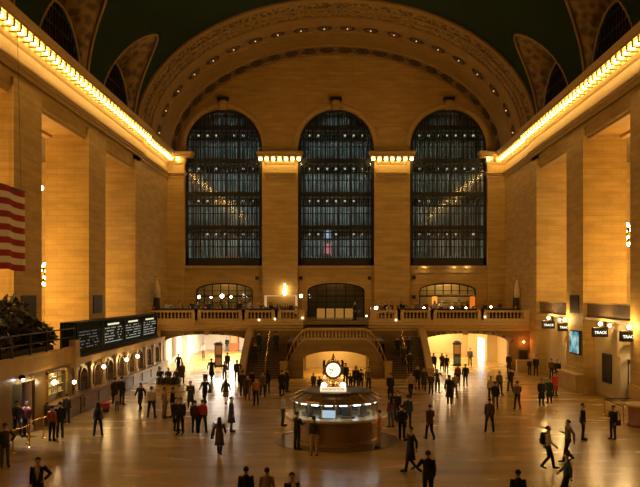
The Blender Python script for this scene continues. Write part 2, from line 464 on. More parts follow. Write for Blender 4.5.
for th in arc_thetas(24, .65):
    if sq is None:
        q = MB()
        for k in range(6):
            a = k*PI/3; q.sphere((.42*math.cos(a), .6*math.sin(a), .03), .33, 8, 4, .4)
        q.sphere((0,0,.08), .2, 8, 4, .6)
        sq = q.build('leaf_rosette', mat('dark_leaf', (.07,.045,.02), .7), None, True); o = sq
    else: o = dup(sq)
    o.matrix_world = frame_at(th, .70, 80.5)
    tag(o, 'dark carved leaf rosette in the innermost band of the great arch', 'rosette', 'leaf rosettes on the inner arch band')

# ------------------------------------------------------------------ end wall
WIN = [(-11.98, 4.1), (0, 4.06), (11.98, 4.1)]
m = MB()
arch_wall(m, -W, W, 4.2, 33.0, YE, YE+.9, [(c, h, 10.25, 22.6, 4.06) for c, h in WIN], idn, 28)
# three segmental door openings are cut lower down: rebuild the band below the sills
m = MB()
arch_wall(m, -W-3, W+3, 9.95, 34.0, YE, YE+.9, [(c, h, 9.96, 22.72, 4.06) for c, h in WIN], idn, 28)
DO = [(-11.9, 3.05), (0, 3.05), (11.9, 3.05)]
arch_wall(m, -W-3, W+3, 4.2, 9.95, YE, YE+.9, [(c, h, 4.21, 7.35, .85) for c, h in DO], idn, 16)
struct('wall_end', m, STONE)
DKST = mat('shadowed_reveal_stone', (.3,.22,.12), .7)
for k, (c, h) in enumerate(WIN):
    t = MB(); t.box(c-h-.15, c+h+.15, YE-.35, YE+.05, 9.75, 10.0); t.box(c-h-.05, c+h+.05, YE-.15, YE+.02, 9.25, 9.42)
    struct('trim_%d' % (70+k), t, TRIM)
    a = MB(); N = 28
    rings = []
    for r, y in ((h+.55, YE+.01), (h+.5, YE-.1), (h+.2, YE-.12), (h+.02, YE-.02), (h-.08, YE+.5)):
        rings.append([(c-r*math.cos(PI*i/N), y, 22.72+r*math.sin(PI*i/N)) for i in range(N+1)])
    a.loft(rings, False, False); struct('trim_%d' % (73+k), a, TRIM)
    kt = MB(); kt.box(c-.35, c+.35, YE-.4, YE, 26.55, 27.5); kt.box(c-.3, c+.3, YE-.5, YE, 27.2, 27.5)
    struct('trim_%d' % (76+k), kt, TRIM)
    struct('trim_%d' % (130+k), MB().box(c-.6, c+.6, YE-.6, YE, 27.5, 27.85), DARK)
    # iron frame
    fr = MB(); y = YE+.42
    N = 28
    fr.loft([[(c-r*math.cos(PI*i/N), yy, 22.72+r*math.sin(PI*i/N)) for i in range(N+1)] for r, yy in ((h, y), (h, y+.3), (h-.3, y+.3), (h-.3, y), (h, y))], False, False)
    for s in (-1, 1): fr.box(c+s*h, c+s*(h-.32), y, y+.3, 10.2, 22.6)
    fr.box(c-h, c+h, y, y+.3, 10.0, 10.85)
    fo = struct('window_%d' % (k+1), fr, IRON)
    top = lambda x: 22.72+math.sqrt(max(0, (h-.1)**2-(x-c)**2))
    mu = MB(); n = 17
    for i in range(1, n):
        x = c-h+.2+(2*h-.4)*i/n; th = .1 if i % 3 else .17
        mu.box(x-th/2, x+th/2, y+.05, y+.2, 11, top(x))
    mu.build('mullions', IRON, fo)
    tr = MB()
    for j in range(5):
        z = 10.9+3.56*(j+1)-.35
        hw = h-.1 if z < 22.6 else math.sqrt(max(0,(h-.1)**2-(z-22.72)**2))
        if z < 26: tr.box(c-hw, c+hw, y-.02, y+.28, z-.22, z+.22)
        for q in (1.15, 2.0, 2.7):
            zz = z-3.56+q+.35; 
            hw = h-.1 if zz < 22.6 else math.sqrt(max(0,(h-.1)**2-(zz-22.72)**2))
            if hw > .5 and zz < 26.2: tr.box(c-hw, c+hw, y+.06, y+.16, zz-.05-(.08 if q == 2.0 else 0), zz+.05)
    tr.build('transoms', IRON, fo)
    gl = MB(); gl.loft([[(c-h*math.cos(PI*i/N), yy, 22.72+h*math.sin(PI*i/N)) for i in range(N+1)]+[(c+h, yy, 10.3), (c-h, yy, 10.3)] for yy in (y+.12, y+.14)], True, True)
    gl.build('window_pane', GLASS, fo)
# walkways behind the windows and outer wall
ow = MB().box(-W, W, 86.4, 86.8, 4.2, 34)
BLUEW = mat('blue_grey_outer_glazing', (.62,.66,.60), .4, noise=.95, nscale=.6, col2=(.10,.12,.11))
struct('wall_outer', ow, BLUEW)
om = MB()
for c, h in WIN:
    for j in range(30):
        x = c-h+(2*h)*(j+.5)/30; om.box(x-.07, x+.07, 86.2, 86.39, 10, 27)
struct('trim_80', om, IRON)
wk = MB()
for j in range(6): wk.box(-W, W, YE+1.0, 86.3, 10.9+3.56*j-.4, 10.9+3.56*j-.15)
struct('floor_walkways', wk, mat('glass_block_walkway', (.2,.22,.22), .5))
wl = None
LAMPW = emit('walkway_lamp_glow', (1.0,.82,.5), .8)
for wi, (c, h) in enumerate(WIN):
    for j, z in enumerate((24.2, 20.6, 17.1, 13.5, 26.9)):
        nx = 7 if j < 4 else 3
        for i in range(nx):
            if random.random() < .12: continue
            x = c-(2.9 if j < 4 else .9)+(5.8 if j < 4 else 1.8)*i/(nx-1)
            if wl is None:
                wl = MB().box(-.11,.11,-.1,.1,-.08,.08).build('walkway_lamp', LAMPW); MB().box(-.2,.2,-.12,.12,.12,.2).build('lamp_bracket', IRON, wl); o = wl
            else: o = dup(wl)
            o.location = (x, 83.6, z-.02)
            tag(o, 'small lit lamp on a walkway behind the %s arched window' % ('left', 'middle', 'right')[wi], 'lamp', 'walkway lamps behind the %s window' % ('left', 'middle', 'right')[wi])
        l = bpy.data.lights.new('walkway_light', 'AREA'); l.shape = 'RECTANGLE'; l.size = 7 if j < 4 else 3; l.size_y = .5; l.energy = (100, 170, 175, 185, 22)[j]*(1, 1.15, .9)[wi]; l.color = (.86, 1, .95) if wi < 2 else (1, .95, .7)
        lo = bpy.data.objects.new('walkway_light', l); C.objects.link(lo); lo.location = (c, 84.9, z-.05)
# red neon seen low in the middle window, bluish-white glow at left
for x, z, w_, col, nm in ((-.95, 11.9, .8, (.8,.25,.3), 'red'), (-.95, 13.5, .7, (.5,.6,.9), 'blue')):
    o = MB().box(x-w_/2, x+w_/2, 85.9, 86.0, z-.4, z+.7).build('lit_sign', emit(nm+'_sign', col, .8), None)
    tag(o, 'small %s glowing sign seen through the middle arched window' % nm, 'sign')

# doors under the windows
for k, (c, h) in enumerate(DO):
    f = MB(); y = YE+.4; N = 16
    f.loft([[(c-(h-e)*math.cos(PI*i/N), yy, 7.35+(.85-e)*math.sin(PI*i/N)) for i in range(N+1)] for e, yy in ((0,y),(0,y+.2),(.16,y+.2),(.16,y),(0,y))], False, False)
    for s in (-1,1): f.box(c+s*h, c+s*(h-.15), y, y+.2, 4.3, 7.4)
    f.box(c-h, c+h, y, y+.2, 6.7, 6.85)
    n = 7 if k != 1 else 6
    for i in range(1, n):
        x = c-h+2*h*i/n; f.box(x-.05, x+.05, y+.03, y+.17, 6.8 if k == 2 else 4.3, 7.35+.8*math.sqrt(max(0,1-((x-c)/h)**2)))
    for z in ((7.35,) if k == 2 else (5.4, 6.1, 7.35)): f.box(c-h, c+h, y+.05, y+.13, z-.03, z+.03)
    do = struct('door_%d' % (k+1), f, IRON)
    MB().box(c-h+.1, c+h-.1, y+.09, y+.11, 4.3, 7.9).build('door_pane', GLASS, do)
    # room behind
    r = MB(); r.box(c-3.6, c+3.6, YE+3.2, YE+3.3, 4.2, 9.5); r.box(c-3.6, c-3.5, YE+.9, YE+3.2, 4.2, 9.5); r.box(c+3.5, c+3.6, YE+.9, YE+3.2, 4.2, 9.5); r.box(c-3.6, c+3.6, YE+.9, YE+3.3, 9.4, 9.5); r.box(c-3.6,c+3.6,YE+.9,YE+3.3,4.1,4.25)
    struct('wall_room_%d' % (k+1), r, CREAM if k != 1 else STONE_D)
    l = bpy.data.lights.new('room_light', 'POINT'); l.energy = (45, 30, 110)[k]; l.color = (1,.66,.3); l.shadow_soft_size = .3
    lo = bpy.data.objects.new('room_light', l); C.objects.link(lo); lo.location = (c, YE+1.6, 8.6)

# ------------------------------------------------------------------ balcony
ZB = 4.55; YB = 70.5
m = MB()
m.box(-W, W, YB, YE, ZB-.55, ZB)
struct('floor_balcony', m, TAN)
m = MB()
arch_wall(m, -W-3, W+3, 0, 4.0, YB+.25, YB+1.1, [(-11.85, 3.95, 0, 2.55, .75), (11.85, 4.0, 0, 2.6, .78), (0, 2.75, 0, 1.7, .72)], idn, 24)
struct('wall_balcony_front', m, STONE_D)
m = MB()
PB = [(0,3.62),(.1,3.64),(.1,3.8),(.3,3.9),(.34,4.1),(.5,4.18),(.5,4.4),(.55,4.45),(.55,4.62),(0,4.64)]
for a, b in ((-W+.0, -3.0), (3.0, W)):
    m.loft([[(x, YB+.25-d, z) for d, z in PB] for x in (a, b)])
struct('trim_90', m, TRIM)
# arch voussoir rims
for k, (c, h, zs, r) in enumerate(((-11.85,3.95,2.55,.75),(11.85,4.0,2.6,.78))):
    a = MB(); N = 24
    a.loft([[(c-(h+e)*math.cos(PI*i/N), y, zs+(r+e*.6)*math.sin(PI*i/N)) for i in range(N+1)] for e, y in ((.0,YB+.25),(.0,YB+.14),(.42,YB+.14),(.42,YB+.25))], False, False)
    to = struct('trim_%d' % (91+k), a, CARV)
    cap = MB().box(c-.22, c+.22, YB+.02, YB+.25, 3.25, 3.75); struct('trim_%d' % (93+k), cap, TRIM)

def baluster_mesh(h):
    return MB().lathe([(.075,0),(.075,.06),(.04,.09),(.085,h*.35),(.04,h*.7),(.035,h*.8),(.075,h-.06),(.075,h)], n=8)
BAL = None
def balustrade(pA, pB, z0, h, label, ends=True, group=None, sp=.33):
    global BAL
    pA = Vector(pA); pB = Vector(pB); L = (pB-pA).length; ang = math.atan2(pB.y-pA.y, pB.x-pA.x)
    root = empty('stone_balustrade', (pA.x, pA.y, z0), ang, label, 'balustrade', group)
    MB().box(0, L, -.16, .16, 0, .14).build('base_rail', TRIM, root)
    MB().box(0, L, -.18, .18, h-.16, h).build('top_rail', TRIM, root)
    if ends:
        for x in ((.32, L) if ends == 1 else (L,)):
            pd = MB(); pd.box(x-.28, x+.28, -.2, .2, 0, h-.1); pd.box(x-.32, x+.32, -.24, .24, h-.14, h+.05); pd.build('pedestal', TRIM, root)
    n = int((L-.7)/sp)
    for i in range(n+1):
        x = L/2+(i-n/2)*sp
        if BAL is None: BAL = baluster_mesh(.78).build('baluster', PLAIN, root, True); b = BAL
        else: b = BAL.copy(); C.objects.link(b); b.parent = root
        b.location = (x, 0, .14); b.scale = (1,1,(h-.3)/.78)
    return root
yb = YB-.05
for i, (a, b) in enumerate(((-17.5,-12.9),(-12.9,-8.6),(-8.6,-5.6),(-5.6,-3.1))):
    balustrade((a, yb, 0), (b, yb, 0), 4.62, .88, 'balcony edge balustrade, %s section left of the middle stairs' % ('first','second','third','fourth and shortest')[i])
for i, (a, b) in enumerate(((3.1,5.6),(5.6,8.6),(8.6,13.2),(13.2,17.4))):
    balustrade((a, yb, 0), (b, yb, 0), 4.62, .88, 'balcony edge balustrade, %s section right of the middle stairs' % ('nearest','second','third','last')[i])

# passages under the balcony
for sgn, k in ((-1,1),(1,2)):
    m = MB()
    x0, x1 = 7.3, 16.6
    ye = 97 if sgn < 0 else 91
    m.box(sgn*x0, sgn*(x0-.3), YB+1.1, ye, 0, 3.9); m.box(sgn*x1, sgn*(x1+.3), YB+1.1, ye, 0, 3.9)
    m.box(sgn*(x0-.3), sgn*(x1+.3), ye, ye+.3, 0, 3.9)
    if sgn > 0:
        m.box(15.55, sgn*x1, 79.4, ye, 0, 3.9)
    else:
        m.box(-15.6, -15.0, 78, 79, 0, 3.9)
    struct('wall_passage_%d' % k, m, CREAMW if sgn < 0 else CREAM)
    struct('ceiling_passage_%d' % k, MB().box(sgn*(x0-.3), sgn*(x1+.3), YB+1.1, ye+.3, 3.9, 3.98), CREAMW)
    for j in range(4):
        y = 73.5+j*5.2
        o = MB().box(-.9,.9,-.35,.35,-.06,0).build('ceiling_light', emit('passage_panel_%d' % k, (1,.83,.6) if sgn < 0 else (1,.72,.4), 22 if sgn<0 else 14)); MB().box(-1,1,-.45,.45,0,.04).build('frame', WHITE, o)
        o.location = (sgn*11.8, y, 3.86)
        tag(o, 'bright ceiling light panel in the %s passage below the balcony' % ('left' if sgn < 0 else 'right'), 'ceiling light', '%s passage ceiling lights' % ('left' if sgn < 0 else 'right'))
        l = bpy.data.lights.new('passage_light', 'AREA'); l.shape = 'RECTANGLE'; l.size = 4; l.size_y = 1.5; l.energy = 700 if sgn < 0 else 330; l.color = (1,.90,.76) if sgn < 0 else (1,.70,.38)
        lo = bpy.data.objects.new('passage_light', l); C.objects.link(lo); lo.location = (sgn*11.8, y+.1, 3.78)
# bright doorway at the end of the right passage
d = MB().box(15.45, 15.54, 80.8, 84.0, 0, 2.3); o = struct('door_4', d, emit('lit_doorway', (.85,.95,1), 2.2))
# posters / frame on the left passage wall
for j, (y, c1) in enumerate(((74.5,(.5,.45,.35)),(79,(.35,.3,.25)))):
    o = MB().box(-16.57,-16.5, y-.9, y+.9, .7, 2.6).build('wall_poster', mat('poster_%d' % j, c1, .5, noise=.8, nscale=3)); MB().box(-16.59,-16.52, y-1, y+1, .6, 2.7).build('frame', GOLDP, o)
    tag(o, 'framed poster on the wall of the left passage, %s one' % ('nearer','farther')[j], 'poster')
o = MB().box(-13.2,-12.2,95.9,96.9,0,2.3).build('vending_kiosk', mat('orange_kiosk', (.75,.2,.06), .5)); MB().box(-13.1,-12.3,95.84,95.9,.9,2.0).build('screen', emit('orange_screen',(1,.3,.1),2), o)
tag(o, 'orange kiosk with a glowing front at the far end of the left passage', 'kiosk')
o = MB().box(-10.6,-8.7,95.8,96.7,0,1.1).build('shop_counter', WHITE); MB().box(-10.65,-8.65,95.75,96.75,1.1,1.18).build('countertop', CREAM, o)
tag(o, 'white counter at the far right end of the left passage', 'counter')

def directory(px, py, label, pc):
    X_, Y_ = ground(px, py)
    r = empty('directory_stand', (X_, Y_, 0), 0, label, 'directory')
    c = MB(); c.box(-.42,.42,-.18,.18,0,.15); c.box(-.36,-.28,-.1,.1,.15,2.2); c.box(.28,.36,-.1,.1,.15,2.2); c.box(-.28,.28,-.06,.06,.95,1.15); c.box(-.28,.28,.02,.08,.15,2.1); c.box(-.42,.42,-.14,.14,2.1,2.3)
    c.build('cabinet', DARK, r, bevel=.02)
    MB().box(-.27,.27,-.02,.02,1.2,2.05).build('upper_panel', emit('dir_panel_'+pc, (1,.32,.05), .3 if pc == 'a' else .4), r)
    MB().box(-.27,.27,-.02,.02,.2,.9).build('lower_panel', mat('dir_low_'+pc, (.22,.07,.02) if pc=='a' else (.05,.06,.06), .6), r)
    MB().lathe([(.1,0),(.22,.03),(.2,.12),(.05,.2)], (0,0,2.3), 12, sx=1.6).build('crest', DARK, r)
directory(218.5, 367, 'tall dark directory stand with lit orange panels in the left passage arch', 'a')
directory(457, 366, 'tall dark directory stand with one lit orange panel in the right passage arch', 'b')

# ------------------------------------------------------------------ grand stair
YS = 63.6
def shield(X_):  # parapet height of the curved centre
    a = abs(X_)
    if a < 2.3: return 3.2
    t = (a-2.3)/1.95
    return 3.2-2.8*t**2.0*(1.0)
def planY(X_): return YS + .5 - .0275*X_*X_*0 - .5*math.cos(min(1, abs(X_)/4.3)*PI/2)
m = MB(); N = 44
xs = [-4.25+8.5*i/N for i in range(N+1)]
for i in range(N):
    a, b = xs[i], xs[i+1]
    def arc(x): return 0 if abs(x) >= 2.72 else 1.55+.72*math.sqrt(1-(x/2.72)**2)
    za, zb_ = arc(a), arc(b)
    if (abs(a) >= 2.72) != (abs(b) >= 2.72): za = zb_ = 0 if min(abs(a),abs(b))>2.6 else max(za, zb_)
    ya, yb_ = planY(a), planY(b)
    m.hexa((a,ya,za),(b,yb_,zb_),(b,yb_+.45,zb_),(a,ya+.45,za),(a,ya,shield(a)),(b,yb_,shield(b)),(b,yb_+.45,shield(b)),(a,ya+.45,shield(a)))
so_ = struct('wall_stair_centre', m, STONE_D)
# rail + balusters on top of it
sb = empty('stone_balustrade', (0, YS, 0), 0, 'curved stone balustrade sweeping down both sides above the middle arch', 'balustrade')
rl = MB(); rl.loft([[(x, planY(x)-YS+d, shield(x)+.8+dz) for d, dz in ((-.02,0),(.45,0),(.45,.16),(-.02,.16))] for x in xs]); rl.build('top_rail', TRIM, sb)
rl = MB(); rl.loft([[(x, planY(x)-YS+d, shield(x)+dz) for d, dz in ((-.04,0),(.47,0),(.47,.12),(-.04,.12))] for x in xs]); rl.build('base_rail', TRIM, sb)
for i in range(29):
    x = -4.05+8.1*i/28
    b = BAL.copy(); C.objects.link(b); b.parent = sb; b.location = (x, planY(x)-YS+.22, shield(x)+.1); b.scale = (1,1,.72/.78)
for s in (-1,1):
    pd = MB(); pd.box(s*4.05, s*4.6, -.1, .75, 0, 1.25); pd.box(s*4.0, s*4.65, -.15, .8, 1.25, 1.4); pd.build('newel', TRIM, sb)
# landing and steps
m = MB(); m.box(-4.05, 4.05, YS+.5, YB+.2, 2.9, 3.12); m.box(-7.7, 7.7, 68.9, YB+.2, 2.95, 3.15)
for i in range(8): m.box(-2.8, 2.8, 69.0+i*.3, YB+.3+2.2, 3.15+i*.175, 3.15+(i+1)*.175)
struct('floor_landing', m, mat('shaded_stair_marble', (.15,.098,.04), .35, noise=.4))  # same marble as elsewhere, darkened in colour to paint in the stair shade
for s in (-1, 1):
    m = MB(); n = 19
    for i in range(n): m.box(s*4.25, s*7.55, 63.5+i*.285, 69.0, i*3.15/n, (i+1)*3.15/n)
    struct('floor_stair_'+('left' if s < 0 else 'right'), m, MATS['shaded_stair_marble'])
    m = MB()  # outer parapet
    m.add([(s*x, y, z) for x in (7.5, 8.05) for (y, z) in ((62.9,0),(70.7,0),(70.7,3.95),(69.0,3.7),(63.6,.95),(62.9,.95))],
          [(0,1,2,3,4,5),(11,10,9,8,7,6)]+[(i,(i+1)%6,(i+1)%6+6,i+6) for i in range(6)])
    struct('wall_stair_'+('left' if s < 0 else 'right'), m, PLAIN)
    r = empty('handrail', (s*5.9, 63.9, 0), 0, 'thin metal handrail down the middle of the %s flight of stairs' % ('left' if s<0 else 'right'), 'handrail')
    MB().tube([(0,0,.0),(0,0,.95),(0,5.0,3.85),(0,5.0,3.05)], .035, 8).build('rail', BRASS, r)
    MB().tube([(0,2.5,1.4),(0,2.5,2.4)], .03, 8).build('post', BRASS, r)
# passage under the stair
m = MB(); m.box(-3.3,-3.0, YS+.9, 73.5, 0, 2.9); m.box(3.0,3.3, YS+.9, 73.5, 0, 2.9); m.box(-3.3,3.3,73.5,73.7,0,2.9)
struct('wall_passage_3', m, CREAM)
for y in (66.0, 71.5):
    l = bpy.data.lights.new('under_stair_light', 'AREA'); l.size = 2.2; l.energy = 330 if y < 70 else 260; l.color = (1,.62,.24)
    lo = bpy.data.objects.new('under_stair_light', l); C.objects.link(lo); lo.location = (0, y, 2.85)

# ------------------------------------------------------------------ left ticket office
XT = 15.25
m = MB()
m.box(-W, -XT-.5, 45.4, 69.2, 3.1, 3.8)
m.box(-W-.1, -XT-.2, 20, 45.4, 3.1, 3.8)
struct('floor_office_roof', m, TAN)
m = MB()
PO = [(0,2.95),(.1,2.97),(.12,3.1),(.12,3.75),(.2,3.8),(.2,3.92),(0,3.95)]
m.loft([[(-XT-.25+d, y, z if z > 3.2 else z) for d, z in PO] for y in (20, 45.0)])
m.loft([[(-XT-.25+d, y, 2.75+(z-2.95)*.45) for d, z in PO] for y in (45.0, 69.2)])
m.box(-XT-.3, -XT+.1, 44.9, 45.6, 2.7, 4.3)
struct('trim_100', m, PLAIN)
# office wall with ticket windows
tw = [47.0+2.75*i for i in range(8)]
m = MB()
arch_wall(m, 45.3, 69.2, 0, 2.85, 15.45, 16.1, [(y, .72, 1.05, 1.95, .6) for y in tw], lambda u,w,z: (-w, u, z), 10)
m.box(-W, -15.45, 68.9, 69.2, 0, 3.1); m.box(-16.9,-16.8, 45.3, 69, 0, 3.0)
struct('wall_ticket_office', m, mat('dark_office_marble',(.14,.09,.035),.35,noise=.5))
m = MB(); m.box(-15.0, -15.44, 45.4, 68.8, 0, 1.0); m.box(-14.9, -15.44, 45.4, 68.8, 1.0, 1.1); m.box(-14.93,-15.0,45.2,69.2,0,.18)
for y in tw: m.box(-14.95, -15.0, y-1.05, y+1.05, .28, .9)
o = m.build('ticket_counter', mat('brown_marble', (.24,.14,.055), .3, noise=.8, nscale=1.5, col2=(.12,.07,.03)))
tag(o, 'long brown marble counter under the row of ticket windows', 'counter')
# the near end of the same counter below the lit shop window
o = dup(o); o.data = MB().box(-15.0,-15.49,41.0,45.2,0,1.0).box(-14.9,-15.49,40.9,45.3,1.0,1.1).build('tmp', MATS['brown_marble']).data
bpy.data.objects.remove(bpy.data.objects['tmp']); tag(o, 'brown marble counter under the brightly lit booth window at left', 'counter')
tk = None
for i, y in enumerate(tw):
    if tk is None:
        tk = empty('ticket_window')
        f = MB(); N = 12
        f.loft([[(d, -r*math.cos(PI*j/N), 1.95+(r-.12)*math.sin(PI*j/N)) for j in range(N+1)] for r, d in ((.72,0),(.80,.1),(.66,.1),(.62,0))], False, False)
        for s in (-1,1): f.box(0,.1, s*.64, s*.8, 1.05, 1.95)
        f.box(0,.1,-.7,.7,1.05,1.15); f.build('frame', mat('aged_bronze',(.22,.13,.05),.45,metal=.7), tk)
        g = MB()
        for j in range(-4,5): g.box(-.03,0, j*.14-.012, j*.14+.012, 1.15, 2.4)
        for z in (1.6, 2.0): g.box(-.03,0,-.62,.62,z-.012,z+.012)
        g.build('grille', MATS['aged_bronze'], tk)
        MB().box(-.6,-.5,-.68,.68,1.05,2.5).build('dark_interior', mat('dark_interior_sheet', (.04,.03,.02), .6), tk)  # dark sheet behind the grille stands in for the unlit interior
        MB().box(-.3,-.22,-.25,.1,1.15,1.42).build('screen', emit('till_screen', (.6,.75,1), .6), tk)
        o = tk
    else: o = dup(tk)
    o.location = (-15.45, y, 0)
    if i > 0: tag(o, 'dark arched ticket window with brass bars in the left row', 'ticket window', 'ticket windows along the left')
    else: tag(o, 'dark arched ticket window with brass bars in the left row', 'ticket window', 'ticket windows along the left')
pil = None
for i, y in enumerate([45.6]+[t+1.375 for t in tw]):
    if pil is None:
        p = MB(); p.box(-.02,.16,-.24,.24,1.1,1.3); p.box(0,.1,-.18,.18,1.3,2.5); p.box(-.02,.16,-.26,.26,2.5,2.75)
        pil = p.build('gilded_pilaster', GOLDP); o = pil
    else: o = dup(pil)
    o.location = (-15.41, y, 0); tag(o, 'gilded pilaster between two ticket windows on the left', 'pilaster', 'gilded pilasters of the ticket office')
# round globe lamps on the office front
gl_ = None
def globe_lamp(x, y, z, label, r=.16, e=None, group=None):
    root = empty('globe_lamp', (x, y, z), 0, label, 'lamp', group)
    MB().sphere((0,0,0), r, 14, 10).build('globe', e or emit('globe_glow', (1,.74,.42), 14), root, True)
    return root
for i, (y, nm) in enumerate(((41.0,'above the lit booth window'),(49.75,'nearest on the ticket windows'),(55.2,'second along the ticket windows'),(58.2,'third along the ticket windows'))):
    r = globe_lamp(-14.98, y, 2.3, 'glowing round wall lamp %s' % nm, .13)
    MB().tube([(-.45,0,.1),(-.2,0,.3),(0,0,.2)], .03, 6).build('bracket', BRASS, r)
    l = bpy.data.lights.new('wall_lamp_light','POINT'); l.energy=34; l.color=(1,.62,.2); l.shadow_soft_size=.13; lo = bpy.data.objects.new('wall_lamp_light', l); C.objects.link(lo); lo.location=(-14.75, y, 2.3)
r = globe_lamp(-15.0, 44.2, 1.95, 'glowing round lamp inside the lit booth window', .11); MB().tube([(0,0,.1),(-.4,0,.75)], .02, 6).build('rod', BRASS, r)
# lit booth window (Y 41..44.6) and side piers
m = MB()
arch_wall(m, 20, 45.3, 0, 3.0, 15.5, 16.0, [(42.75, 1.55, 1.1, 2.75, 0), (38.3, 1.4, 0, 2.6, 0), (33.5, 1.6, 0, 2.6, 0)], lambda u,w,z: (-w,u,z))
m.box(-17.6,-17.5,20,45.3,0,3.0)
struct('wall_booth', m, TAN)
sh = empty('display_window', (-15.5, 42.75, 0), 0, 'brightly lit booth window full of white and coloured goods on the left', 'display window')
f = MB()
for s in (-1,1): f.box(0,.1,s*1.45,s*1.6,1.1,2.8)
f.box(0,.1,-1.6,1.6,2.7,2.85); f.box(0,.1,-1.6,1.6,1.1,1.2); f.box(0,.08,-.04,.04,1.1,2.8); f.build('frame', BRASS, sh)
MB().box(-.57,-.53,-1.5,2.4,1.1,2.8).build('back_panel', mat('pale_goods_panel', (.8,.78,.6), .5, noise=.9, nscale=6, col2=(.25,.45,.5)), sh)
g = MB()
for z in (1.5, 1.95, 2.4): g.box(-.5,-.14,-1.5,1.5,z-.03,z)
g.build('shelf', WHITE, sh)
cols = [(.8,.25,.08),(.15,.5,.5),(.85,.8,.6),(.8,.6,.1),(.3,.5,.2)]
for z in (1.5,1.95,2.4):
    for j in range(9):
        b = MB(); y = -1.35+j*.33; hh = random.uniform(.18,.34); b.box(-.44,-.22,y-.1,y+.1,z,z+hh)
        b.build('goods', mat('goods_%d' % (j % 5), cols[j % 5], .4), sh)
l = bpy.data.lights.new('booth_light','AREA'); l.shape='RECTANGLE'; l.size=2.6; l.size_y=.3; l.energy=32; l.color=(1,.95,.75)
lo = bpy.data.objects.new('booth_light', l); C.objects.link(lo); lo.location=(-15.72,42.75,2.7)
# entrance columns at far left
for y in (34.7, 39.3):
    o = MB().lathe([(.32,0),(.32,.25),(.24,.35),(.22,2.6),(.3,2.75),(.34,2.95)], n=16).build('round_column', mat('pinkish_marble',(.5,.36,.27),.3,noise=.4), None, True); o.location=(-15.75,y,0)
    tag(o, 'pinkish round marble column at the left entrance, %s' % ('nearer the frame edge' if y < 36 else 'beside the lit booth window'), 'column')
# white light patch on floor (downlight in the entrance)
l = bpy.data.lights.new('entrance_spot','SPOT'); l.energy=240; l.color=(.97,.84,.95); l.spot_size=math.radians(100); l.spot_blend=.35; l.shadow_soft_size=.15
lo = bpy.data.objects.new('entrance_spot', l); C.objects.link(lo); lo.location=(-15.2,37.6,2.62); lo.rotation_euler=(0, math.radians(-30), 0)
o = MB().lathe([(.14,0),(.16,.14),(.08,.2)], n=12).build('entrance_downlight', IRON); o.location=(-15.32,37.6,2.85); MB().sphere((.06,0,-.02), .08, 10, 6).build('bulb', emit('cold_bulb',(1,.9,1),30), o)
tag(o, 'small white spotlight over the entrance at the far left', 'spotlight')

# departure board
bd = empty('departure_board', (-15.55, 45.8, 3.35), 0, 'long black departure board with four lit text panels above the ticket windows', 'departure board')
MB().box(-.85, 0, 0, 21.3, 0, 1.85).box(-.85,.06,0,21.3,1.85,1.95).box(-.85,.08,0,21.3,-.08,.06).build('housing', mat('black_green_housing',(.012,.016,.014),.7,spec=.15), bd)
rib = MB()
for j in range(6): rib.box(-.8+.14*j, -.74+.14*j, -.04, 0, .1, 1.8)
rib.build('end_louvres', IRON, bd)
TXT = emit('board_text', (.9,.95,.8), .42)
TXY = emit('board_header', (1,.93,.6), .9)
TXD = emit('board_text_dim', (.8,.88,.85), .14)
for k in range(4):
    y0 = .35+5.2*k; y1 = y0+4.9
    p = MB().box(0,.05,y0,y1,.12,1.78).build('panel', mat('board_face',(.008,.011,.010),.8,spec=.1), bd)
    MB().box(.03,.09,y0,y0+.06,.1,1.8).box(.03,.09,y1-.06,y1,.1,1.8).build('panel_frame', DARK, p)
    if k > 0: MB().box(.05,.07,y0+1.0,y1-1.2,1.52,1.64).build('header', TXY, p)
    t = MB()
    for r_ in range(6):
        y = y0+.4; z = 1.3-.19*r_
        while y < y1-.5:
            w_ = random.uniform(.12,.42)
            if random.random() < .72: t.box(.05,.062,y,min(y+w_,y1-.4),z,z+.06)
            y += w_+.13
    t.build('text_rows', TXT if k else TXD, p)

# platform railing at left and dark shrub heap behind it
rr = empty('iron_railing', (-XT-.1, 30, 3.95), 0, 'black iron railing on the ledge left of the departure board', 'railing')
t = MB(); t.tube([(0,0,1.05),(0,15.3,1.05)], .04, 6); t.build('top_rail', IRON, rr)
t = MB(); t.tube([(0,0,.55),(0,15.3,.55)], .025, 6); t.build('middle_rail', IRON, rr)
for j in range(8): MB().tube([(0,j*2.18,-.05),(0,j*2.18,1.05)], .05, 6).build('post', IRON, rr)
def foliage(name, boxes, n, m, leaf, seed, label, cat):
    rnd = random.Random(seed); mb = MB()
    for _ in range(n):
        cx, cy, cz, rx, ry, rz = rnd.choice(boxes)
        while True:
            p = Vector((rnd.uniform(-1,1), rnd.uniform(-1,1), rnd.uniform(-1,1)))
            if .5 < p.length < 1: break
        c = Vector((cx+p.x*rx, cy+p.y*ry, cz+p.z*rz))
        u = Vector((rnd.gauss(0,1), rnd.gauss(0,1), rnd.gauss(0,.6))).normalized(); w = u.cross(Vector((rnd.gauss(0,1), rnd.gauss(0,1), 1))).normalized()
        L = leaf*rnd.uniform(.7,1.4)
        mb.add([tuple(c-u*L), tuple(c+w*L*.35), tuple(c+u*L), tuple(c-w*L*.35)], [(0,1,2,3)])
    o = mb.build(name, m); tag(o, label, cat)
    return o
DLEAF = mat('very_dark_leaves', (.022,.024,.014), .35, noise=.7, nscale=2, col2=(.05,.035,.015))
fo = foliage('evergreen_shrub', [(-16.6,40.6,5.0,.8,1.7,1.15),(-16.6,39.2,5.5,.8,1.6,1.4),(-16.5,42.9,4.6,.7,1.4,.8),(-16.6,37,5.2,.8,1.7,1.4)], 1500, DLEAF, .3, 3, 'dark spiky mound of foliage behind the railing at the left edge', 'shrub')
br = MB(); rnd = random.Random(5)
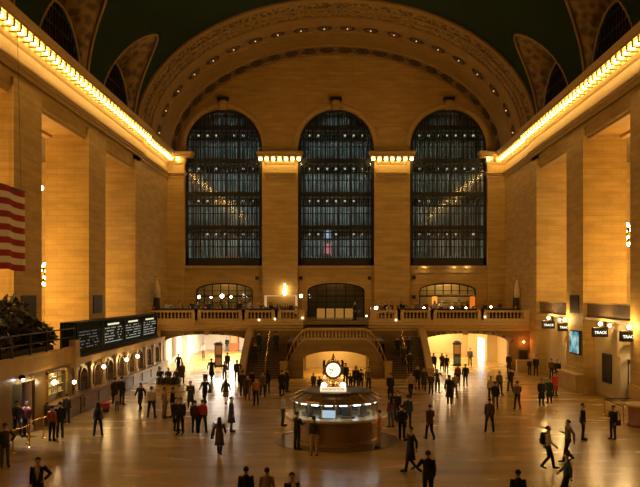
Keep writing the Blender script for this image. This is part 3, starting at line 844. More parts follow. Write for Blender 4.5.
for _ in range(26):
    y = rnd.uniform(37,43.2); br.tube([(-16.6,y,3.85),(-16.6+rnd.uniform(-.5,.7),y+rnd.uniform(-1.2,1.2),rnd.uniform(5,6.1 if y<41 else 5.2))], .03, 5)
br.build('branch', mat('dark_branch',(.05,.035,.02),.6), fo)
MB().box(-17.2,-15.9,36.6,43.4,3.81,4.15).build('planter', DARK, fo)

# speaker grilles on piers
def grille(x, y0, y1, z0, z1, s, label):
    o = MB().box(x, x+s*.06, y0, y1, z0, z1).build('wall_grille', DARK)
    f = MB()
    n = 8
    for i in range(n+1): 
        z = z0+(z1-z0)*i/n; f.box(x+s*.06, x+s*.09, y0, y1, z-.02, z+.02)
    f.build('louvre', IRON, o)
    tag(o, label, 'grille')
for s, i, (a, b) in ((-1,1,YP[1]), (-1,2,YP[2]), (1,1,YP[1])):
    x = -s*0+ s*(W-.2)
    grille(x, a+.9, b-1.0, 5.6, 6.9, -s, 'dark square vent grille on the %s' % ('left pier above the departure board' if (s<0 and i==1) else 'pier behind the flag at the far left' if s<0 else 'right pier above the blue screen'))

# ------------------------------------------------------------------ right side lower wall
m = MB()
arch_wall(m, 0, 67.9, 0, 5.3, 18.5, 19.3, [(60.6, 1.6, 0, 2.9, .9), (48.2, 2.0, 0, 2.9, .95), (35.5, 2.0, 0, 2.9, .95)], lambda u,w,z: (w,u,z), 14)
struct('wall_gates', m, mat('pale_tan_stone',(.66,.53,.32),.5,noise=.3,nscale=.6))
m = MB()
for a, b in ((20.6,33.4+.05),(33.45,42.25),(46.25,55.05),(59.05,67.85)):
    m.box(17.95, 18.6, a, b, 5.36, 6.3)
struct('trim_110', m, mat('dark_brown_marble',(.16,.10,.055),.25,noise=.5))
m = MB()
for a, b in ((20.6,42.25),(46.25,55.05),(59.05,67.85)):
    m.box(17.7, 18.6, a, b, 5.2, 5.36); m.box(17.85, 18.62, a, b, 6.3, 6.38)
struct('trim_111', m, TRIM)
# arched gate surrounds, dark inner gates
for k, (yc, hw) in enumerate(((60.6,1.6),(48.2,2.0),(35.5,2.0))):
    a = MB(); N = 14
    a.loft([[(x, yc-(hw+e)*math.cos(PI*i/N), 2.9+(.92+e)*math.sin(PI*i/N)) for i in range(N+1)] for e, x in ((.0,19.3),(.0,18.36),(.3,18.36),(.3,18.5))], False, False)
    struct('trim_%d' % (112+k), a, CREAM)
    r = MB(); r.box(21.5,21.6,yc-3,yc+3,0,4.6); r.box(19.3,21.6,yc-3.1,yc-3,0,4.6); r.box(19.3,21.6,yc+3,yc+3.1,0,4.6); r.box(19.3,21.6,yc-3,yc+3,4.6,4.7)
    struct('wall_gate_%d' % (k+1), r, CREAMW)
    d = MB()
    for j in range(9): d.box(19.0,19.08,yc-hw+hw*2*j/8-.03,yc-hw+hw*2*j/8+.03,0,2.6)
    d.box(19.0,19.08,yc-hw,yc+hw,2.5,2.75); d.box(19.0,19.08,yc-hw,yc+hw,0,1.0); struct('door_%d' % (10+k), d, DARK)
    l = bpy.data.lights.new('gate_light','POINT'); l.energy=110; l.color=(1,.8,.5); l.shadow_soft_size=.2
    lo = bpy.data.objects.new('gate_light', l); C.objects.link(lo); lo.location=(20.3,yc+.5,3.9)
# sign boxes with globes
SGN = emit('sign_text', (1,.92,.75), 2)
def text_mesh(s, size, m, parent, loc, rot, name='lettering', ext=.01):
    cu = bpy.data.curves.new(name, 'FONT'); cu.body = s; cu.size = size; cu.extrude = ext; cu.align_x = 'CENTER'; cu.align_y = 'CENTER'
    to = bpy.data.objects.new(name, cu); C.objects.link(to)
    dg = bpy.context.evaluated_depsgraph_get(); me = bpy.data.meshes.new_from_object(to.evaluated_get(dg))
    bpy.data.objects.remove(to); me.materials.clear(); me.materials.append(m)
    o = bpy.data.objects.new(name, me); C.objects.link(o); o.parent = parent; o.location = loc; o.rotation_euler = rot
    return o
sgs = ((63.4,'farthest one'),(58.9,'left of the blue screen'),(51.0,'right of the blue screen'),(46.0,'nearest the frame edge'))
for i, (y, nm) in enumerate(sgs):
    r = empty('track_sign', (17.45, y, 4.5), 0, 'small black hanging sign with glowing white letters on the right, %s' % nm, 'sign')
    MB().box(-.5,.5,-.18,.18,-.34,.3).build('housing', BLACK, r, bevel=.03)
    text_mesh('TRACK', .25, SGN, r, (0,-.19,-.05), (PI/2,0,0))
    MB().box(.3,.42,-.05,.05,.25,.7).box(.3,1.1,-.05,.05,.6,.7).build('bracket', DARK, r)
    g = globe_lamp(17.4, y-.1, 5.03, 'glowing globe lamp above a track sign on the right, %s' % nm, .13); g.location.x = 17.45
    MB().lathe([(.04,-.3),(.06,-.2),(.1,-.14)], n=8).build('socket', BRASS, g)
    l = bpy.data.lights.new('sign_lamp_light','POINT'); l.energy=190; l.color=(1,.62,.2); l.shadow_soft_size=.13; lo = bpy.data.objects.new('sign_lamp_light', l); C.objects.link(lo); lo.location=(17.15, y-.1, 5.05)
for y, nm in ((61.2,'farther'),(50.0,'nearer')):
    g = globe_lamp(17.75, y, 4.95, 'small round lamp on the wall between track signs, %s one' % nm, .1); MB().tube([(0,0,0),(.7,0,.1)], .03, 6).build('bracket', BRASS, g)
    l_ = None
o = MB().lathe([(.13,.0),(.17,.05),(.17,.5),(.12,.55)], n=14).build('shaded_lamp', emit('cream_shade',(1,.72,.35),1.6)); o.location=(18.2,46.75,6.38)
MB().lathe([(.05,.55),(.14,.7),(.16,.95),(.06,1.15),(.01,1.3)], n=12).build('dark_top', DARK, o); tag(o,'cream shaded lamp with a dark top on the ledge at the right edge','lamp')
# notice board, screen
o = MB().box(18.42,18.5,51.7,53.3,1.0,2.9).build('notice_board', BLACK); MB().box(18.40,18.44,51.65,53.35,2.85,2.95).box(18.40,18.44,51.65,53.35,.95,1.05).box(18.40,18.44,51.65,51.72,.95,2.95).box(18.40,18.44,53.28,53.35,.95,2.95).build('frame', DARK, o)
tag(o, 'tall black notice board on the pale wall at right', 'notice board')
sc_ = MB().box(17.45,17.64,55.35,57.6,2.6,4.35).build('display_screen', BLACK)
sm_ = bpy.data.materials.new('blue_map_screen'); sm_.use_nodes = True
nt = sm_.node_tree; nt.nodes.clear(); e = nt.nodes.new('ShaderNodeEmission'); e.inputs[1].default_value = .75
tcn = nt.nodes.new('ShaderNodeTexCoord'); nn = nt.nodes.new('ShaderNodeTexNoise'); nn.inputs['Scale'].default_value = 1.4; nt.links.new(tcn.outputs['Object'], nn.inputs['Vector'])
cr = nt.nodes.new('ShaderNodeValToRGB'); cr.color_ramp.elements[0].position = .4; cr.color_ramp.elements[0].color = (.03,.22,.30,1); cr.color_ramp.elements[1].position = .6; cr.color_ramp.elements[1].color = (.55,.85,.80,1)
nt.links.new(nn.outputs['Fac'], cr.inputs[0]); nt.links.new(cr.outputs[0], e.inputs[0]); oo = nt.nodes.new('ShaderNodeOutputMaterial'); nt.links.new(e.outputs[0], oo.inputs[0])
MB().box(17.42,17.45,55.45,57.5,2.7,4.25).build('screen', sm_, sc_)
tag(sc_, 'tall glowing blue map screen on the right pier', 'screen')
# orange lamp and dark panels right of the arch
o = globe_lamp(17.15, YB-.02, 2.62, 'small glowing orange lamp right of the right passage arch', .1, emit('orange_glow',(1,.25,.04),40)); MB().box(-.05,.05,.1,.3,-.05,.05).build('bracket', DARK, o)
l = bpy.data.lights.new('orange_light','POINT'); l.energy=14; l.color=(1,.25,.05); lo = bpy.data.objects.new('orange_light', l); C.objects.link(lo); lo.location=(17.1,YB-.5,2.6)
o = MB().box(16.75,17.55,YB+.1,YB+.24,.75,1.9).build('wall_cabinet', mat('dark_red_cabinet',(.10,.05,.025),.5)); MB().box(16.8,17.5,YB+.06,YB+.1,.8,1.85).build('door', DARK, o)
tag(o, 'dark brown cabinet panel on the wall below the orange lamp', 'cabinet')
o = MB().box(16.2,17.6,68.9,69.5,0,1.0).box(16.15,17.6,68.85,69.55,1.0,1.08).build('stone_bench', PLAIN); tag(o, 'low stone block against the wall right of the right passage', 'bench')
# plinth seats at the right pier
o = MB().box(16.9,17.52,54.3,58.6,0,1.15).box(16.8,17.52,54.2,58.7,1.15,1.3).build('stone_plinth', PLAIN); tag(o, 'stone plinth at the foot of the right pier with the blue screen', 'plinth')

# round kiosk and barrier at right edge
kx, ky = 17.1, 43.4
k = empty('round_desk', (kx-.0, ky, 0), 0, 'round reddish brown desk at the right edge', 'desk')
k.location = (16.75, 43.2, 0)
k.location = (16.42, 41.1, 0); k.scale = (.88,.88,1)
MB().lathe([(1.0,0),(1.0,.12),(.92,.16),(.95,.9),(1.0,1.05)], n=32).build('drum', mat('reddish_brown_wood',(.26,.09,.035),.3,noise=.5,nscale=3), k, True)
MB().lathe([(1.1,1.05),(1.12,1.1),(1.1,1.15),(.02,1.16)], n=32).build('countertop', mat('pale_desk_top',(.6,.42,.22),.3), k)
def stanchion(px, py, label):
    x, y = ground(px, py); r = empty('barrier_post', (x,y,0), 0, label, 'barrier post', 'barrier posts beside the round desk')
    MB().lathe([(.17,0),(.17,.03),(.04,.06),(.03,.98),(.045,1.0),(.045,1.05)], n=12).build('post', BRASS, r); return (x,y)
a = stanchion(604.5,415.5,'black belt barrier post left of the round desk, the farther of two'); b = stanchion(623,424.5,'belt barrier post in front of the round desk, the nearer of two')
be = MB()
def belt(mb, a, b, z=.98):
    d = Vector((b[0]-a[0], b[1]-a[1], 0)).normalized(); n = Vector((-d.y,d.x,0))*.006
    mb.hexa(*[(p[0]+s*n.x, p[1]+s*n.y, zz) for zz in (z-.05,z) for p, s in ((a,-1),(b,-1),(b,1),(a,1))])
belt(be, a, b); belt(be, a, (a[0]+1.6,a[1]+.3)); o = be.build('barrier_belt', BLACK); tag(o, 'black retractable belt strung between the barrier posts at right', 'belt')

# left queue railings near frame edge
for i, (px, py, L) in enumerate(((7,434,3.2),(36,433,3.4))):
    x, y = ((-14.2,33.9),(-14.2,37.4))[i]; L = 2.6; r = empty('brass_rail', (x,y,0), math.radians(80), 'brass queue rail near the left entrance, %s one' % ('nearer the frame edge' if i==0 else 'one by the lit booth window'), 'queue rail')
    MB().tube([(-L/2,0,1.0),(L/2,0,1.0)], .035, 8).build('rail', BRASS, r)
    for s in (-1,0,1): MB().lathe([(.13,0),(.13,.03),(.035,.06),(.03,1.0)], (s*L/2,0,0), 10).build('post', BRASS, r)

# ------------------------------------------------------------------ hanging flag
fw = MB(); NX, NZ = 24, 26
def flagpt(i, j): 
    y = 35.1+6.3*i/NX; z = 8.24+(4.27)*j/NZ
    return (-16.75+.12*math.sin(i*.9)*(.3+.7*(1-j/NZ)), y, z+.04*math.sin(i*.5))
vs = [flagpt(i,j) for i in range(NX+1) for j in range(NZ+1)]
fw.add(vs, [(i*(NZ+1)+j,(i+1)*(NZ+1)+j,(i+1)*(NZ+1)+j+1,i*(NZ+1)+j+1) for i in range(NX) for j in range(NZ)])
fm = mat('flag_red',(.33,.015,.012),.8); fwht = mat('flag_white',(.72,.62,.50),.8); fbl = mat('flag_blue',(.02,.03,.12),.8)
fo = fw.build('national_flag', fm, None, True); fo.data.materials.append(fwht); fo.data.materials.append(fbl)
for p in fo.data.polygons:
    j = p.index % NZ; i = p.index//NZ; stripe = (NZ-1-j)//2
    p.material_index = 0 if stripe % 2 == 0 else 1
    if i < 9 and stripe < 7: p.material_index = 2
ss = fo.modifiers.new('s','SOLIDIFY'); ss.thickness=.02
tag(fo, 'large red and white striped flag hanging high at the left edge', 'flag')
MB().tube([(-16.75,35.0,12.5),(-16.75,41.5,12.5)], .05, 8).build('pole', DARK, fo)
t = MB()
for y in (35.9,41.0): t.tube([(-16.75,y,12.5),(-16.95,y,21.42)], .012, 5)
t.build('cable', IRON, fo)

# ------------------------------------------------------------------ chandeliers in the side corridors
GLC = emit('chandelier_bulb', (1,.80,.55), 45)
ch = None
def chandelier(x, y, z, top, label):
    r = empty('chandelier', (x,y,z), 0, label, 'chandelier')
    b = MB(); b.lathe([(.02,-1.0),(.25,-.8),(.5,-.2),(.55,.3),(.35,.75),(.1,1.0),(.02,1.05)], n=14); b.build('body', BRASS, r, True)
    MB().tube([(0,0,1.0),(0,0,top-z)], .03, 6).build('rod', BRASS, r)
    for k2, (rr2, zz) in enumerate(((.38,-.75),(.62,-.25),(.68,.3),(.5,.8))):
        n = 6+k2 % 2*2
        for q in range(n):
            a = 2*PI*(q+.5*k2)/n
            if ch_b[0] is None: o = MB().sphere((0,0,0), .11, 8, 6).build('bulb', GLC, r, True); ch_b[0] = o
            else: o = ch_b[0].copy(); C.objects.link(o); o.parent = r
            o.location = (rr2*math.cos(a), rr2*math.sin(a), zz)
    return r
ch_b = [None]
for s, nm in ((-1,'left'),(1,'right')):
    for i, y in enumerate((59.8, 47.0, 34.2, 21.4)):
        z = 8.5 if s < 0 else 11.6
        if i == 0: chandelier(s*23.0, y, z, 18.6, 'round brass chandelier with many bulbs in the %s side corridor' % nm)
        l = bpy.data.lights.new('corridor_light','POINT'); l.energy = 1900; l.color=(1,.58,.17); l.shadow_soft_size=.9
        lo = bpy.data.objects.new('corridor_light', l); C.objects.link(lo); lo.location=(s*24.2, y-1.2, 7.2)
        l = bpy.data.lights.new('corridor_light','POINT'); l.energy = 1200; l.color=(1,.58,.17); l.shadow_soft_size=.9
        lo = bpy.data.objects.new('corridor_light', l); C.objects.link(lo); lo.location=(s*23.6, y-9.0, 7.5)
r = globe_lamp(-24.8, 64.8, 15.9, 'pair of small bright globes high in the left corridor', .22); MB().sphere((.6,0,0), .2, 10, 8).build('globe', MATS['globe_glow'], r, True); MB().tube([(0.3,0,.1),(0.3,0,.1),(.3,0,2.69)], .03, 6).build('rod', BRASS, r)

# ------------------------------------------------------------------ information booth
bx, by = 0.0, 37.0
BT = empty('information_booth', (bx, by, 0), 0, 'round marble information booth with a lit glass ring in the middle of the floor', 'booth')
N = 18; a0 = PI/N
ring = lambda r, z: (r, z)
base = MB(); base.lathe([(2.05,0),(2.05,.15),(1.95,.2),(1.95,1.1),(2.0,1.15)], n=48); base.build('drum', mat('booth_marble',(.36,.23,.09),.25,noise=.7,nscale=1.5,col2=(.24,.15,.06)), BT, False)
MB().lathe([(1.9,1.15),(2.42,1.15),(2.46,1.2),(2.42,1.27),(1.9,1.27)], n=48).build('countertop', mat('counter_stone',(.62,.45,.22),.2,noise=.4), BT)
fr = MB()
for j in range(N):
    a = a0+2*PI*j/N; x, y = 2.02*math.cos(a), 2.02*math.sin(a)
    MB().tube([(x,y,1.25),(x,y,2.0)], .035, 6).build('glazing_bar', BRASS, BT)
for j in range(N):
    a = a0+2*PI*j/N; b = a0+2*PI*(j+1)/N
    g = MB(); g.hexa(*[(r*math.cos(t), r*math.sin(t), z) for z in (1.3, 1.9) for r, t in ((2.0,a),(2.0,b),(1.99,b),(1.99,a))]); g.build('glass_panel', GLASS, BT)
    m_ = (a+b)/2
    lp = MB(); lp.T = Matrix.Rotation(m_, 4, 'Z'); lp.box(1.84,1.98,-.16,.16,1.88,1.95); lp.build('light_fitting', emit('booth_striplight',(.92,.97,1),6), BT)
MB().lathe([(2.16,1.97),(2.2,2.0),(2.18,2.1),(2.0,2.2),(1.66,2.32),(1.62,2.32),(.1,2.32)], n=N*2).build('roof', mat('bronze_roof',(.30,.20,.09),.32,metal=.5,noise=.4), BT)
MB().lathe([(1.8,1.955),(2.16,1.955),(2.16,1.99),(1.8,1.99)], n=N).build('soffit', WHITE, BT)
rb = MB()
for j in range(N): 
    a = a0+2*PI*j/N; rb.tube([(2.18*math.cos(a),2.18*math.sin(a),2.11),(1.66*math.cos(a),1.66*math.sin(a),2.35)], .03, 6)
rb.build('roof_ribs', BRASS, BT)
MB().lathe([(1.64,2.32),(1.64,2.42),(1.55,2.44),(1.5,2.39),(.1,2.39)], n=36).build('roof_curb', mat('bronze_curb',(.13,.085,.04),.35,metal=.5), BT)
MB().lathe([(1.1,0),(1.1,1.0),(.5,1.02),(.5,1.95),(.3,1.95)], n=18).build('core', mat('booth_core',(.04,.04,.035),.4), BT)
# inside shelves, screens
for j in range(9):
    a = 2*PI*j/9+.2
    s_ = MB(); s_.T = Matrix.Rotation(a,4,'Z'); s_.box(1.35,1.6,-.32,.32,1.27,1.32); s_.box(1.4,1.44,-.24,.24,1.35,1.75); s_.build('display_rack', mat('rack_%d' % (j%3), ((.02,.025,.02),(.06,.06,.05),(.03,.04,.04))[j%3], .4), BT)
for a, col, nm in ((-PI/2-.18,(.75,.85,1),'white'),):
    s_ = MB(); s_.T = Matrix.Rotation(a,4,'Z'); s_.box(1.8,1.86,-.3,.3,1.34,1.68); s_.build('screen', emit('screen_'+nm, col, .9), BT)
l = bpy.data.lights.new('booth_inner','POINT'); l.energy=4; l.color=(.8,.95,1); l.shadow_soft_size=.4
lo = bpy.data.objects.new('booth_inner', l); C.objects.link(lo); lo.location=(bx,by-1.0,1.75)
# dark ring inlaid in the floor
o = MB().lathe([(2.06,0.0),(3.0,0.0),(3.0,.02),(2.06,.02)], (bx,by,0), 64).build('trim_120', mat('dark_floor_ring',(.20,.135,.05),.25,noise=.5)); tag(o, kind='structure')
# the four-faced clock
CL = empty('brass_clock', (bx-.13, by, 2.40), 0, 'brass clock with glowing white dials on top of the information booth', 'clock')
MB().lathe([(.52,0),(.52,.06),(.36,.1),(.33,.2),(.2,.28),(.22,.38),(.3,.44),(.2,.52),(.16,.56)], n=20).build('pedestal', BRASS, CL, True)
MB().lathe([(.06,1.35),(.2,1.4),(.18,1.45),(.07,1.5),(.09,1.56),(.05,1.62),(.02,1.74),(.01,1.76)], n=12).build('finial', BRASS, CL, True)
MB().lathe([(.2,.55),(.36,.66),(.44,.85),(.46,1.0),(.42,1.2),(.3,1.34),(.12,1.42)], n=16).build('case', BRASS, CL, True)
for q in range(4):
    a = q*PI/2
    fc = MB(); fc.T = Matrix.Rotation(a,4,'Z'); n=28
    fc.loft([[(r*math.cos(2*PI*j/n), y, 1.0+r*math.sin(2*PI*j/n)) for j in range(n)] for r, y in ((.35,-.40),(.35,-.47),(.02,-.475))]); d = fc.build('dial', emit('opal_dial',(1,.86,.58),1.5), CL)
    rm = MB(); rm.T = fc.T; rm.loft([[(r*math.cos(2*PI*j/n), y, 1.0+r*math.sin(2*PI*j/n)) for j in range(n)] for r, y in ((.34,-.42),(.34,-.5),(.43,-.5),(.45,-.38))], False); rm.build('bezel', BRASS, CL)
    hd = MB(); hd.T = fc.T; hd.tube([(0,-.485,1.0),(.0-.16,-.485,1.0-.2)], .014, 5); hd.tube([(0,-.485,1.0),(-.19,-.485,1.04)], .018, 5)
    for k2 in range(12):
        t = k2*PI/6; hd.tube([(.31*math.cos(t),-.485,1+.31*math.sin(t)),(.36*math.cos(t),-.485,1+.36*math.sin(t))], .01, 4)
    hd.build('hands_and_numerals', BLACK, d)
for i, (dx, dy, nm) in enumerate(((-.46,-.3,'left'),(.46,-.3,'right'),(-.46,.45,'rear left'),(.46,.45,'rear right'))):
    r = globe_lamp(bx-.13+dx, by+dy, 2.58, 'white globe lamp on the booth roof, %s of the clock' % nm, .13, emit('opal_globe',(1,.85,.6),5)); MB().lathe([(.1,-.2),(.06,-.16),(.1,-.1)], n=10).build('base', BRASS, r)
s_ = empty('information_sign', (bx-.13, by-.62, 2.40), 0, 'curved lit sign reading INFORMATION below the clock', 'sign')
MB().box(-.62,.62,-.05,.05,0,.2).build('panel', emit('info_panel',(1,.8,.5),1.1), s_)
text_mesh('INFORMATION', .15, BLACK, s_, (0,-.055,.1), (PI/2,0,0))

# ------------------------------------------------------------------ cafe on the balcony
tb = None
def cafe_table(x, y, label):
    global tb
    if tb is None:
        tb = empty('cafe_table'); MB().lathe([(.25,0),(.25,.03),(.04,.06),(.04,.7)], n=10).build('pedestal', IRON, tb); MB().lathe([(.38,.7),(.4,.72),(.38,.75)], n=20).build('tabletop', WHITE, tb); o = tb
    else: o = dup(tb)
    o.location = (x,y,ZB); tag(o, label, 'table', 'cafe tables on the balcony'); return o
seats = []
far_seats = [(-16.0+i*1.9, 76.2+(i%2)*2.1) for i in range(6)]+[(5.2+i*1.95, 76.0+(i%2)*2.2) for i in range(6)]
for i in range(9): seats.append((-16.3+i*1.45, 72.3+(i%3)*1.3))
for i in range(7): seats.append((4.0+i*2.0, 72.2+(i%2)*1.4))
for x, y in seats+far_seats: cafe_table(x, y, 'small round cafe table behind the balcony balustrade')
bl = emit('table_lamp_glow',(1,.78,.5),22)
LP = [(199,297,75,.19,'left of the left arched door'),(211,297.5,76,.13,'in front of the left arched door'),(222,296,74,.24,'big one in front of the left arched door'),(231,297,76,.14,'right of the big lamp by the left door'),(301,296,73,.2,'on a post left of the middle door'),(376,308,72,.2,'near the balustrade right of the middle door'),(424,308,72,.13,'in front of the right arched door, leftmost'),(452,308,73,.13,'in front of the right arched door, middle'),(466,308,73,.12,'in front of the right arched door, rightmost'),(491,307,73,.12,'near the right end of the balcony')]
for px, py, Y_, r_, nm in LP:
    x, y, z = at(px, py, Y_); r_ *= .75; r = globe_lamp(x, y, z, 'glowing globe lamp on the balcony, '+nm, r_, bl)
    MB().lathe([(.18,ZB-z),(.18,ZB-z+.04),(.03,ZB-z+.07),(.025,-r_)], n=8).build('post', DARK, r)
for px, py, nm in ((259,320,'first from the left'),(275,319,'second from the left'),(302.5,318,'third, beside the stair opening'),(366.5,316,'right of the stair opening'),(396,320,'below the right pier'),(485,317,'near the right end')):
    x, y, z = at(px, py, YB-.35); r = globe_lamp(x, y, z, 'small glowing lamp on the front of the balcony balustrade, '+nm, .09, emit('small_glow',(1,.68,.35),5)); MB().tube([(0,0,0),(0,.2,0)], .02, 5).build('bracket', BRASS, r)
# bar under the left pier, with candle-shaped flame lamp
x, y, z = at(281, 305, 80.2)
b_ = empty('bar_counter', (x, 80.3, ZB), 0, 'lit bar counter with a bright frame at the foot of the left pier', 'bar')
MB().box(-1.7,1.7,-.4,.4,0,1.1).build('counter', mat('bar_wood',(.15,.08,.03),.4), b_)
MB().box(-1.7,-1.5,-.4,.1,1.1,2.3).box(1.5,1.7,-.4,.1,1.1,2.3).box(-1.7,1.7,-.4,.1,2.2,2.32).build('lit_frame', emit('bar_frame',(1,.55,.22),.6), b_)
for q in range(10):
    o = MB().lathe([(.05,0),(.055,.2),(.02,.28),(.02,.36)], n=8).build('bottle', mat('bottle_%d' % (q%3), ((.2,.05,.02),(.05,.12,.04),(.35,.25,.08))[q%3], .1)); o.location=(x-1.2+q*.27, 80.2, ZB+1.1); tag(o, 'small bottle standing on the bar at the foot of the left pier','bottle','bottles on the balcony bar')
fl_ = globe_lamp((284-CX)*80/F, 81.2, 7.3, 'tall flame shaped wall light on the left pier above the bar', .01, bl)
MB().lathe([(.02,-.5),(.14,-.35),(.17,0),(.1,.4),(.01,.8)], n=12).build('flame_globe', emit('flame_glow',(1,.72,.38),22), fl_, True); MB().tube([(0,0,-.3),(0,.35,-.4)], .03, 6).build('bracket', BRASS, fl_)
# lit columns in right bar
for px, nm in ((435,'left'),(473,'right')):
    x,y,z = at(px, 305, 80.5); o = MB().lathe([(.28,0),(.28,2.15),(.2,2.2)], n=14).build('lit_column', emit('amber_column_'+nm,(1,.36,.04) if nm=='left' else (1,.2,.02),1.1 if nm=='left' else .8)); o.location=(x,80.8,ZB); tag(o,'glowing amber column at the %s side of the bar before the right arched door' % nm,'column light')
    MB().lathe([(.32,0),(.32,.1)], (0,0,2.2), 14).build('cap', DARK, o)
o = MB().box(-1.5,1.5,-.3,.3,0,1.1).build('bar_counter', MATS['bar_wood']); o.location=(12.4,80.8,ZB); MB().box(-1.55,1.55,-.4,.4,1.1,1.18).build('countertop', BRASS, o); tag(o,'dark bar counter between the amber columns before the right arched door','bar')
o = MB().box(-2.1,2.1,-.15,.15,2.3,2.42).build('bar_canopy', GOLDP); o.location=(12.4,80.8,ZB); MB().box(-2.05,2.05,-.05,.05,1.5,1.56).build('shelf', DARK, o); tag(o,'thin gilded canopy beam above the right balcony bar','canopy')
# glowing panels standing for the lit lower panes of the middle door
for i in range(4):
    x0 = (317-CX+i*9.3)*80/F; o = MB().box(x0,x0+.82,79.9,80.0,ZB,ZB+.95).build('lit_door_pane', emit('amber_panel',(1,.45,.08),.3)); MB().box(x0-.04,x0+.86,79.95,80.03,ZB,ZB+1.0).build('frame', DARK, o)
    tag(o, 'low amber lit pane at the foot of the middle arched door', 'door pane', 'amber panes at the middle door')
# furled flags on stands
for px, Y_, nm in ((516,74.5,'right'),(156.5,74.5,'left')):
    x = (px-CX)*Y_/F
    r = empty('furled_flag', (x,Y_,ZB), 0, 'tall furled flag with pale top on a stand at the %s end of the balcony' % nm, 'flag')
    MB().lathe([(.25,0),(.25,.05),(.04,.1),(.03,4.1)], n=8).build('pole', BRASS, r)
    MB().lathe([(.26,.5),(.34,1.2),(.29,2.2),(.22,2.9),(.14,3.3)], n=9, sy=.7).build('dark_cloth', mat('dark_flag_cloth',(.05,.035,.03),.8,noise=.5,nscale=5), r, True)
    MB().lathe([(.33,2.1),(.31,2.9),(.16,3.5),(.05,3.8)], (.08,-.08,0), 9, sy=.7).build('pale_cloth', mat('pale_flag_cloth',(.8,.62,.35),.8,noise=.6,nscale=6), r, True)
    MB().sphere((0,0,4.12), .09, 8, 6).build('finial', BRASS, r)
# small dark speakers on end wall
for px, py in ((257,278),(301,278),(369.5,278),(414,277.5),(414,297)):
    x,y,z = at(px,py,81.8); o = MB().box(-.17,.17,-.15,.1,-.18,.18).build('wall_speaker', BLACK); o.location=(x,81.85,z); MB().box(-.13,.13,-.17,-.15,-.14,.14).build('mesh_cover', IRON, o)
    tag(o,'small black wall speaker on the end wall beside an arched door','speaker','black speakers on the end wall')
# up-lights on ledge of right window
for px in (425,455,468):
    x = (px-CX)*81/F; l = bpy.data.lights.new('ledge_light','POINT'); l.energy=9; l.color=(1,.7,.35); l.shadow_soft_size=.1; lo=bpy.data.objects.new('ledge_light',l); C.objects.link(lo); lo.location=(x,YE-.55,9.75)
    o = MB().lathe([(.06,-.08),(.1,.0),(.1,.08)], n=8).build('ledge_lamp', BRASS); o.location=(x,YE-.25,9.75); MB().sphere((0,0,.09),.07,8,6).build('bulb', MATS['small_glow'] , o); tag(o,'small lamp lighting the ledge under the right arched window','lamp','ledge lamps under the right window')
#PB
# ------------------------------------------------------------------ people
SKIN = mat('skin', (.55,.33,.2), .55)
def skinned(name, verts, edges, rad, root):
    me = bpy.data.meshes.new(name); me.from_pydata(verts, edges, []); o = bpy.data.objects.new(name, me); C.objects.link(o)
    sm = o.modifiers.new('skin', 'SKIN'); sm.use_smooth_shade = True
    for i, r in enumerate(rad):
        sv = me.skin_vertices[0].data[i]; sv.radius = r if isinstance(r, tuple) else (r, r); sv.use_root = (i == root)
    s = o.modifiers.new('sub', 'SUBSURF'); s.levels = 1; s.render_levels = 1
    dg = bpy.context.evaluated_depsgraph_get(); m2 = bpy.data.meshes.new_from_object(o.evaluated_get(dg)); m2.name = name
    bpy.data.objects.remove(o)
    for p in m2.polygons: p.use_smooth = True
    m2.materials.clear(); m2.materials.append(SKIN)
    return m2
V = Vector
def skeleton(pose):
    J = {}
    dz = 0; lean = 0
    for s, k in ((-1,'R'),(1,'L')):
        J['hip'+k] = V((s*.09,0,.93)); J['knee'+k] = V((s*.11,-.01,.50)); J['ank'+k] = V((s*.12,.03,.09)); J['toe'+k] = V((s*.14,-.15,.035))
        J['sho'+k] = V((s*.17,.01,1.43)); J['elb'+k] = V((s*.215,.04,1.14)); J['wri'+k] = V((s*.215,-.05,.90))
    if pose in ('walk','walkbag','walkphone'):
        J['kneeL'] = V((.10,-.15,.52)); J['ankL'] = V((.10,-.23,.09)); J['toeL'] = V((.11,-.41,.05))
        J['kneeR'] = V((-.10,-.03,.50)); J['ankR'] = V((-.10,.25,.16)); J['toeR'] = V((-.11,.11,.04))
        J['elbR'] = V((-.24,-.10,1.16)); J['wriR'] = V((-.22,-.27,.99)); J['elbL'] = V((.24,.16,1.17)); J['wriL'] = V((.25,.16,.92))
    if pose in ('phone','walkphone'):
        J['elbR'] = V((-.23,.0,1.15)); J['wriR'] = V((-.10,-.24,1.24))
    if pose == 'photo':
        for s, k in ((-1,'R'),(1,'L')): J['elb'+k] = V((s*.26,-.20,1.32)); J['wri'+k] = V((s*.10,-.33,1.52))
    if pose == 'reach':
        for s, k in ((-1,'R'),(1,'L')): J['elb'+k] = V((s*.24,-.10,1.17)); J['wri'+k] = V((s*.15,-.34,1.22))
    if pose == 'hip':
        J['elbL'] = V((.38,.06,1.20)); J['wriL'] = V((.22,-.06,1.04))
    if pose == 'apart':
        for s, k in ((-1,'R'),(1,'L')): J['knee'+k] = V((s*.16,-.01,.50)); J['ank'+k] = V((s*.2,.03,.09)); J['toe'+k] = V((s*.24,-.14,.035))
    if pose == 'sit':
        dz = -.45
        for s, k in ((-1,'R'),(1,'L')):
            J['knee'+k] = V((s*.13,-.42,.98)); J['ank'+k] = V((s*.13,-.44,.54)); J['toe'+k] = V((s*.14,-.62,.485))
            J['elb'+k] = V((s*.25,-.04,1.15)); J['wri'+k] = V((s*.14,-.26,1.07))
    for k in J: J[k] = J[k] + V((0,0,dz))
    J['pel'] = V((0,0,.96+dz)); J['sp'] = V((0,.0,1.15+dz)); J['chest'] = V((0,.0,1.34+dz)); J['neck'] = V((0,.01,1.49+dz)); J['jaw'] = V((0,-.02,1.565+dz)); J['skull'] = V((0,-.005,1.645+dz)); J['crown'] = V((0,.01,1.70+dz))
    return J
